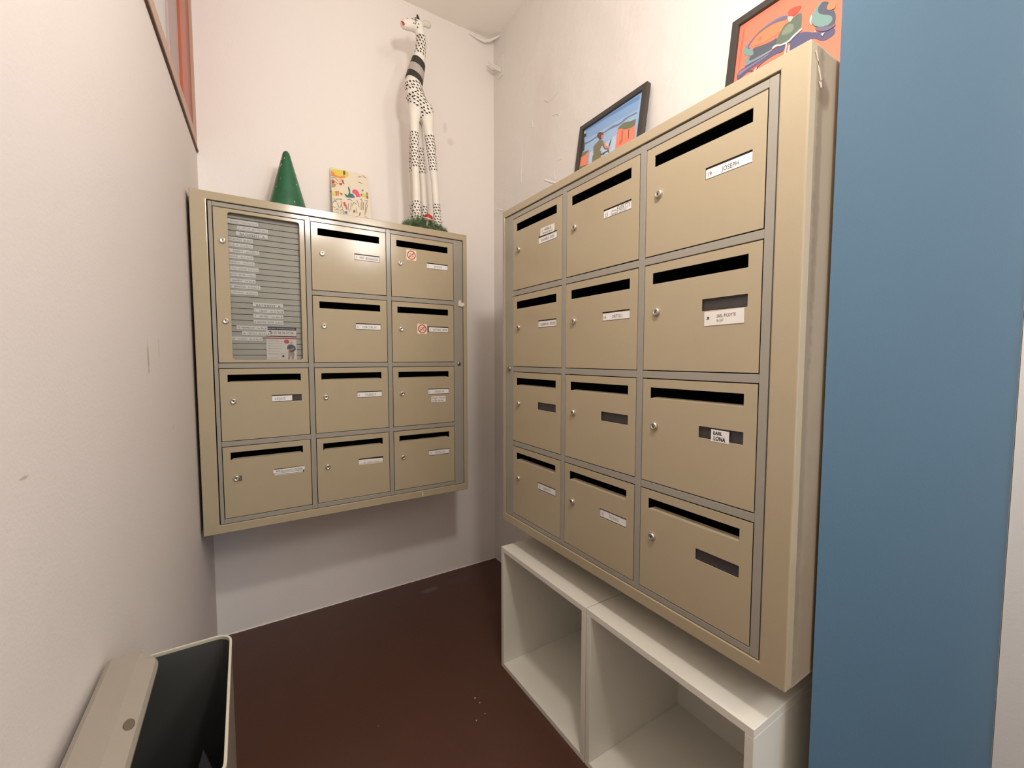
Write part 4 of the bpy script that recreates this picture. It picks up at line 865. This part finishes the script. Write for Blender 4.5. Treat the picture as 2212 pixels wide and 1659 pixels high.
bm = bmesh.new(); face_patch(bm, 0.6905, 2.5530, [(-.0040, .0100), (.0010, .0090), (.0080, .0020), (.0110, -.0020), (.0060, -.0060), (.0030, -.0110), (.0000, -.0130), (-.003, -.006), (-.004, 0)], .0014, 0)
lp_ = fin(bm, 'painted_lips', lip_m, gi); lp_['label'] = 'red painted lips'
blk = mat('black_paint', srgb(44, 44, 40), 0.5)
def band(name, a, b, ra, rb, m, rib=0):
    """short sleeve around the neck between two body path points"""
    bm = bmesh.new(); n = 48; pa, pb = Vector(gl((a[0], GY, a[1]))), Vector(gl((b[0], GY, b[1])))
    d = (pb-pa).normalized(); u = d.cross(Vector((0, 1, 0))).normalized(); w = Vector((0, 1, 0)); rings = []
    for t in [k/6 for k in range(7)]:
        c = pa.lerp(pb, t)+Vector((0, 0, 0.0)); r = ra+(rb-ra)*t
        rr = []
        for k in range(n):
            an = 2*math.pi*k/n; q = r*(1+(0.03*(k%2) if rib else 0))
            tilt = -0.010*math.cos(an)*0.9
            rr.append(bm.verts.new(c+u*math.cos(an)*q+w*math.sin(an)*q*0.93+d*tilt*-1))
        rings.append(rr)
    for x, y in zip(rings[:-1], rings[1:]):
        for k in range(n): bm.faces.new((x[k], x[(k+1)%n], y[(k+1)%n], y[k]))
    bm.faces.new(rings[0]); bm.faces.new(rings[-1])
    return fin(bm, name, m, gi, smooth=not rib)
band('painted_band', (0.7430, 2.333), (0.7480, 2.357), 0.0395, 0.0375, blk)
band('collar', (0.7482, 2.3575), (0.7570, 2.3935), 0.0378, 0.0352, mat('silver_sequins', srgb(196, 188, 184), 0.3, metal=.6, var=.2, vscale=200), rib=1)
band('painted_band', (0.7572, 2.394), (0.7660, 2.4265), 0.0350, 0.0318, blk)
bm = bmesh.new(); tube(bm, [gl((0.772, GY-0.010, 2.588)), gl((0.7925, GY-0.014, 2.592)), gl((0.806, GY-0.014, 2.592))], [0.010, 0.0145, 0.0150], 14, flat=0.6); fin(bm, 'ear', mat('ear_grey', srgb(206, 202, 190), .5), gi, smooth=True)
bm = bmesh.new(); tube(bm, [gl((0.768, GY+0.018, 2.588)), gl((0.785, GY+0.026, 2.596))], [0.008, 0.011], 14, flat=0.6); fin(bm, 'ear', mat('ear_grey2', srgb(206, 202, 190), .5), gi, smooth=True)
for dy in (-0.008, 0.010):
    bm = bmesh.new(); tube(bm, [gl((0.7640, GY+dy, 2.590)), gl((0.7625, GY+dy, 2.606)), gl((0.7592, GY+dy, 2.6165))], [0.0075, 0.0062, 0.0038], 12); fin(bm, 'horn', blk, gi, smooth=True)
bm = bmesh.new(); tube(bm, [gl((0.818, GY, 2.2215)), gl((0.8249, GY, 2.1546)), gl((0.8307, GY, 2.0972)), gl((0.8355, GY, 2.0689))], [0.004, 0.0055, 0.007, 0.008], 10); fin(bm, 'tail', blk, gi, smooth=True)
# painted eye: white almond with black outline, on the side of the head facing the room
bm = bmesh.new()
def almond(a, b, n=14): return [(a*math.cos(t), b*math.sin(t)*(1-.35*abs(math.cos(t)))-0.14*(a*math.cos(t))) for t in [2*math.pi*k/n for k in range(n)]]
face_patch(bm, 0.7420, 2.5850, almond(.0135, .0072), .0004, 0); face_patch(bm, 0.7425, 2.5842, almond(.0098, .0040), .0009, 1); face_patch(bm, 0.7450, 2.5840, E_(.0030, .0032, 10), .0014, 0)
fin(bm, 'eye', [blk, card_w], gi)

# ---- garland of artificial fir with a toadstool on the front edge
ga = empty('fir_garland', (0.72, 0.036, ZA), 0, label='short strip of artificial fir with a red toadstool, at the giraffe\'s feet', category='decoration')
rnd = random.Random(11)
def needles(n, x0, x1, cols, seed):
    rnd = random.Random(seed); bm = bmesh.new()
    for i in range(n):
        x = rnd.uniform(x0, x1); f = 1-abs((x-(-0.0))/0.105)**2.2; y = max(-.03, min(.026, rnd.gauss(0, 0.011))); z = abs(rnd.gauss(0, 0.019))*max(f, .25)+0.001
        an = rnd.uniform(0, 2*math.pi); el = rnd.uniform(-.1, 1.25); L_ = rnd.uniform(.014, .026)*(0.6+.5*max(f, 0))
        d = Vector((math.cos(an)*math.cos(el), math.sin(an)*math.cos(el), math.sin(el))); c = Vector((x, y, z)); s = d.cross(Vector((.3, .2, 1))).normalized()*0.0009; q = d.cross(s).normalized()*0.0009
        t = c+d*L_; t.z = max(t.z, .0008); t.y = min(t.y, 0.040)
        vs = [bm.verts.new(c+s), bm.verts.new(c-s*.5+q), bm.verts.new(c-s*.5-q), bm.verts.new(t)]; mi = rnd.randrange(len(cols))
        for a in ((0,1,3),(1,2,3),(2,0,3)): bm.faces.new([vs[k] for k in a]).material_index = mi
    return bm
gcols = [mat('fir_green_%d' % i, c, .6) for i, c in enumerate((srgb(100, 128, 76), srgb(70, 94, 66), srgb(92, 114, 100), srgb(136, 158, 106)))]
o = fin(needles(3800, -0.088, 0.092, gcols, 3), 'needles', gcols, ga); o['kind'] = 'stuff'
bm = bmesh.new(); tube(bm, [(-0.088, 0, .004), (-.04, .004, .006), (0, -.003, .006), (.05, .003, .006), (.088, 0, .004)], [.003]*5, 8); fin(bm, 'stem', gcols[1], ga, smooth=True)
bm = bmesh.new(); M = Matrix.Translation((0.008, -0.020, 0.040)) @ Matrix.Scale(1.2, 4) @ Matrix.Rotation(math.radians(8), 4, 'Y') @ Matrix.Rotation(math.radians(12), 4, 'X')
lathe(bm, [(0.0165, 0.003), (0.0168, 0.006), (0.0150, 0.0125), (0.0105, 0.0170), (0.004, 0.0192), (0.0005, 0.0195)], 24, M)
cp = fin(bm, 'toadstool_cap', mat('toadstool_red', srgb(170, 38, 26), .25), ga, smooth=True); cp['label'] = 'glossy red toadstool cap'
bm = bmesh.new(); lathe(bm, [(0.004, -0.022), (0.0045, 0.0), (0.0172, 0.0018), (0.0172, 0.0045), (0.0150, 0.0050)], 24, M); fin(bm, 'toadstool_stem', paper_c, ga, smooth=True)
bm = bmesh.new(); tube(bm, [(-0.012, 0.008, .024), (-0.020, 0.004, .040)], [.007, .011], 12, flat=.8); tube(bm, [(-0.020, 0.004, .040), (-0.026, .004, .045)], [.012, .006], 12, flat=.8)
fin(bm, 'cone_bud', mat('grey_bud', srgb(148, 142, 128), .7, var=.25, vscale=120), ga, smooth=True)

# ================================================================== FIXINGS ON THE RIGHT WALL
hk = empty('coat_hook', (1.229, 0.262, 2.60), 0, label='white double hook on a square plate, high on the right wall near the corner', category='hook')
wp = mat('white_enamel', srgb(232, 228, 220), 0.35)
boxo('back_plate', (-0.004, 0, -0.022, 0.030, -0.045, 0.055), wp, hk, bevel=0.001)
for (dz, dy) in ((0.004, 0.012), (-0.016, 0.002)):
    bm = bmesh.new(); tube(bm, [(-0.003, dy, dz), (-0.030, dy, dz+0.001), (-0.052, dy, dz+0.005), (-0.068, dy, dz+0.011)], [.0075, .0065, .0058, .0048], 12); fin(bm, 'prong', wp, hk, smooth=True)
bm = bmesh.new(); tube(bm, [(-0.004, 0.008, -0.006), (-0.012, 0.008, -0.006)], [.012, .010], 12); fin(bm, 'boss', wp, hk, smooth=True)
def peg(loc, L_, r, label):
    bm = bmesh.new(); tube(bm, [(0, 0, 0), (-L_*.5, 0, 0), (-L_, 0, 0.001)], [r, r, r*.9], 14)
    lathe(bm, [(r*1.7, 0.0), (r*1.5, .0025), (r, .003)], 16, Matrix.Rotation(math.radians(-90), 4, 'Y'))
    return tag(fin(bm, 'wall_peg', wp, smooth=True, loc=loc), label, 'peg', 'white pegs in the right wall')
peg((1.2285, -0.20, 1.868), 0.064, 0.0052, 'white round peg in the right wall beside the woman painting')
peg((1.2285, 0.25, 1.885), 0.034, 0.0032, 'thin white peg near the corner, above the top left of the right bank')

# ================================================================== WHITE STORAGE CUBES
cw = mat('white_laminate', srgb(230, 226, 213), 0.38, var=0.02, vscale=6, bump=0.08, bscale=200)
def cube(y0, label):
    s, t, D = 0.446, 0.017, 0.392
    r = empty('storage_cube', (0.830, y0, 0.0), -math.pi/2, label=label, category='shelf', group='white storage cubes under the right bank')
    bv = 0.0012
    boxo('top_panel', (0, s, 0, D, s-t, s), cw, r, bevel=bv); boxo('bottom_panel', (0, s, 0, D, 0, t), cw, r, bevel=bv)
    boxo('side_panel', (0, t, 0, D, t, s-t), cw, r, bevel=bv); boxo('side_panel', (s-t, s, 0, D, t, s-t), cw, r, bevel=bv)
    boxo('back_panel', (t, s-t, D-0.012, D-0.004, t, s-t), cw, r)
    return r
cube(-0.3980, 'empty white open-fronted storage cube nearest the corner, on the brown floor')
cube(-0.8465, 'empty white open-fronted storage cube beside the blue wall, cut off by the photo')

# ================================================================== WASTE BIN
BX0, BX1, BY0, BY1, BH = -0.102, 0.040, -1.185, -0.915, 0.700
bi = empty('waste_bin', ((BX0+BX1)/2, (BY0+BY1)/2, 0), 0, label='slim dark waste bin with pale rim and beige lid, against the left wall', category='bin')
hx, hy = (BX1-BX0)/2, (BY1-BY0)/2
bin_out = mat('taupe_metal', srgb(122, 112, 98), 0.4, var=.04, vscale=12, bump=.1, bscale=300)
bin_in = mat('dark_bin_inside', srgb(72, 72, 70), 0.42, var=.08, vscale=8)
bm = bmesh.new()
def loop(pts, z): return [bm.verts.new((x, y, z)) for x, y in pts]
o_ = rrect(-hx, hx, -hy, hy, 0.022, 6); i_ = rrect(-hx+.0025, hx-.0025, -hy+.0025, hy-.0025, 0.0195, 6); n = len(o_)
A0, A1 = loop(o_, 0), loop(o_, BH-0.001)
for k in range(n): bm.faces.new((A0[k], A0[(k+1)%n], A1[(k+1)%n], A1[k]))
bm.faces.new(A0)
fin(bm, 'body', bin_out, bi, smooth=False)
bm = bmesh.new(); B0, B1 = loop(i_, 0.006), loop(i_, BH-0.001)
for k in range(n): bm.faces.new((B0[k], B1[k], B1[(k+1)%n], B0[(k+1)%n]))
bm.faces.new(B0[::-1]); fin(bm, 'inner_bucket', bin_in, bi)
bm = bmesh.new(); o2 = rrect(-hx-.0006, hx+.0006, -hy-.0006, hy+.0006, 0.0226, 6); i2 = rrect(-hx+.0026, hx-.0026, -hy+.0026, hy-.0026, 0.0194, 6)
R4 = [loop(o2, BH-.004), loop(o2, BH+.0012), loop(i2, BH+.0012), loop(i2, BH-.004)]
for a, b in ((0, 1), (1, 2), (2, 3), (3, 0)):
    for k in range(n): bm.faces.new((R4[a][k], R4[a][(k+1)%n], R4[b][(k+1)%n], R4[b][k]))
fin(bm, 'rim', mat('pale_rim', srgb(186, 180, 160), .35), bi, bevel=.0006)['label'] = 'thin cream rim'
# lid: folded sheet along the wall side with a crease
bm = bmesh.new(); LX0, LXc, LX1 = -hx+0.0005, -hx+0.036, -hx+0.058; zt = BH+0.010
prof = []
ys = [(-hy-0.005, 0), (hy-0.030, 0), (hy-0.020, 0.001), (hy-0.012, 0.004), (hy-0.006, 0.009), (hy-0.002, 0.017), (hy, 0.028)]
top = []; bot = []
for y, cut in ys:
    x1 = LX1-cut*1.0; xc = min(LXc, x1-.002)
    row = [(LX0-0.000, y, zt-.002), (LX0+.006, y, zt+.0015), (xc, y, zt+.0015), (x1-.003, y, zt-.0055), (x1, y, zt-.0105)]
    top.append([bm.verts.new(p) for p in row]); bot.append([bm.verts.new((p[0], p[1], p[2]-.0035)) for p in row])
for G_ in (top, bot):
    for a, b in zip(G_[:-1], G_[1:]):
        for k in range(4): bm.faces.new((a[k], a[k+1], b[k+1], b[k]))
for k in range(4): bm.faces.new((top[0][k], top[0][k+1], bot[0][k+1], bot[0][k])); bm.faces.new((top[-1][k], top[-1][k+1], bot[-1][k+1], bot[-1][k]))
for a in range(len(ys)-1):
    for k in (0, 4): bm.faces.new((top[a][k], top[a+1][k], bot[a+1][k], bot[a][k]))
ld = fin(bm, 'lid', mat('beige_lid', srgb(150, 141, 128), .38, var=.04, vscale=14, bump=.08, bscale=300), bi, bevel=.0008); ld['label'] = 'beige sheet lid with a crease'
bm = bmesh.new(); lathe(bm, [(0.0001, 0), (0.0055, 0), (0.0050, 0.0012), (0.0001, .0014)], 16)
for v in bm.verts: v.co.y *= 1.7
fin(bm, 'lid_catch', mat('catch_brown', srgb(98, 86, 70), .5), bi, loc=(LX1-0.010, -0.010, zt-.0030), rot=(0, math.radians(24), 0))
bm = bmesh.new(); prof = [(-0.022, 0.0), (0.024, 0.0), (0.024, 0.40), (0.018, 0.500), (0.002, 0.553), (-0.022, 0.470)]
fr_ = [bm.verts.new((y, 0.010*(z/0.6)**2, z)) for y, z in prof]; bk_ = [bm.verts.new((y, 0.010*(z/0.6)**2+0.0012+0.004*z, z)) for y, z in prof]
bm.faces.new(fr_); bm.faces.new(bk_[::-1])
for k in range(6): bm.faces.new((fr_[k], fr_[(k+1)%6], bk_[(k+1)%6], bk_[k]))
pp = fin(bm, 'folded_leaflet', mat('grey_paper', srgb(150, 150, 164), .7)); pp.location = (0.000, -0.965, 0.0075)
tag(pp, 'grey folded leaflet standing inside the waste bin', 'paper')
# crumbs on the floor
CRUMB_LABELS = ['largest white plaster crumb, farthest back of the four on the brown floor', 'second white crumb, touching distance from the largest one on the floor',
    'smallest of the four crumbs, nearest the white cubes on the floor', 'white crumb nearest the camera of the four on the floor', 'lone tiny pale speck in the middle of the brown floor']
cr = mat('plaster_crumb', srgb(200, 184, 176), .8)
for i, (x, y, s) in enumerate(CRUMBS):
    bm = bmesh.new(); bmesh.ops.create_icosphere(bm, subdivisions=1, radius=s)
    rnd = random.Random(i)
    for v in bm.verts: v.co *= rnd.uniform(.7, 1.25); v.co.z *= .6
    tag(fin(bm, 'plaster_crumb', cr, loc=(x, y, s*.45)), CRUMB_LABELS[i], 'crumb')
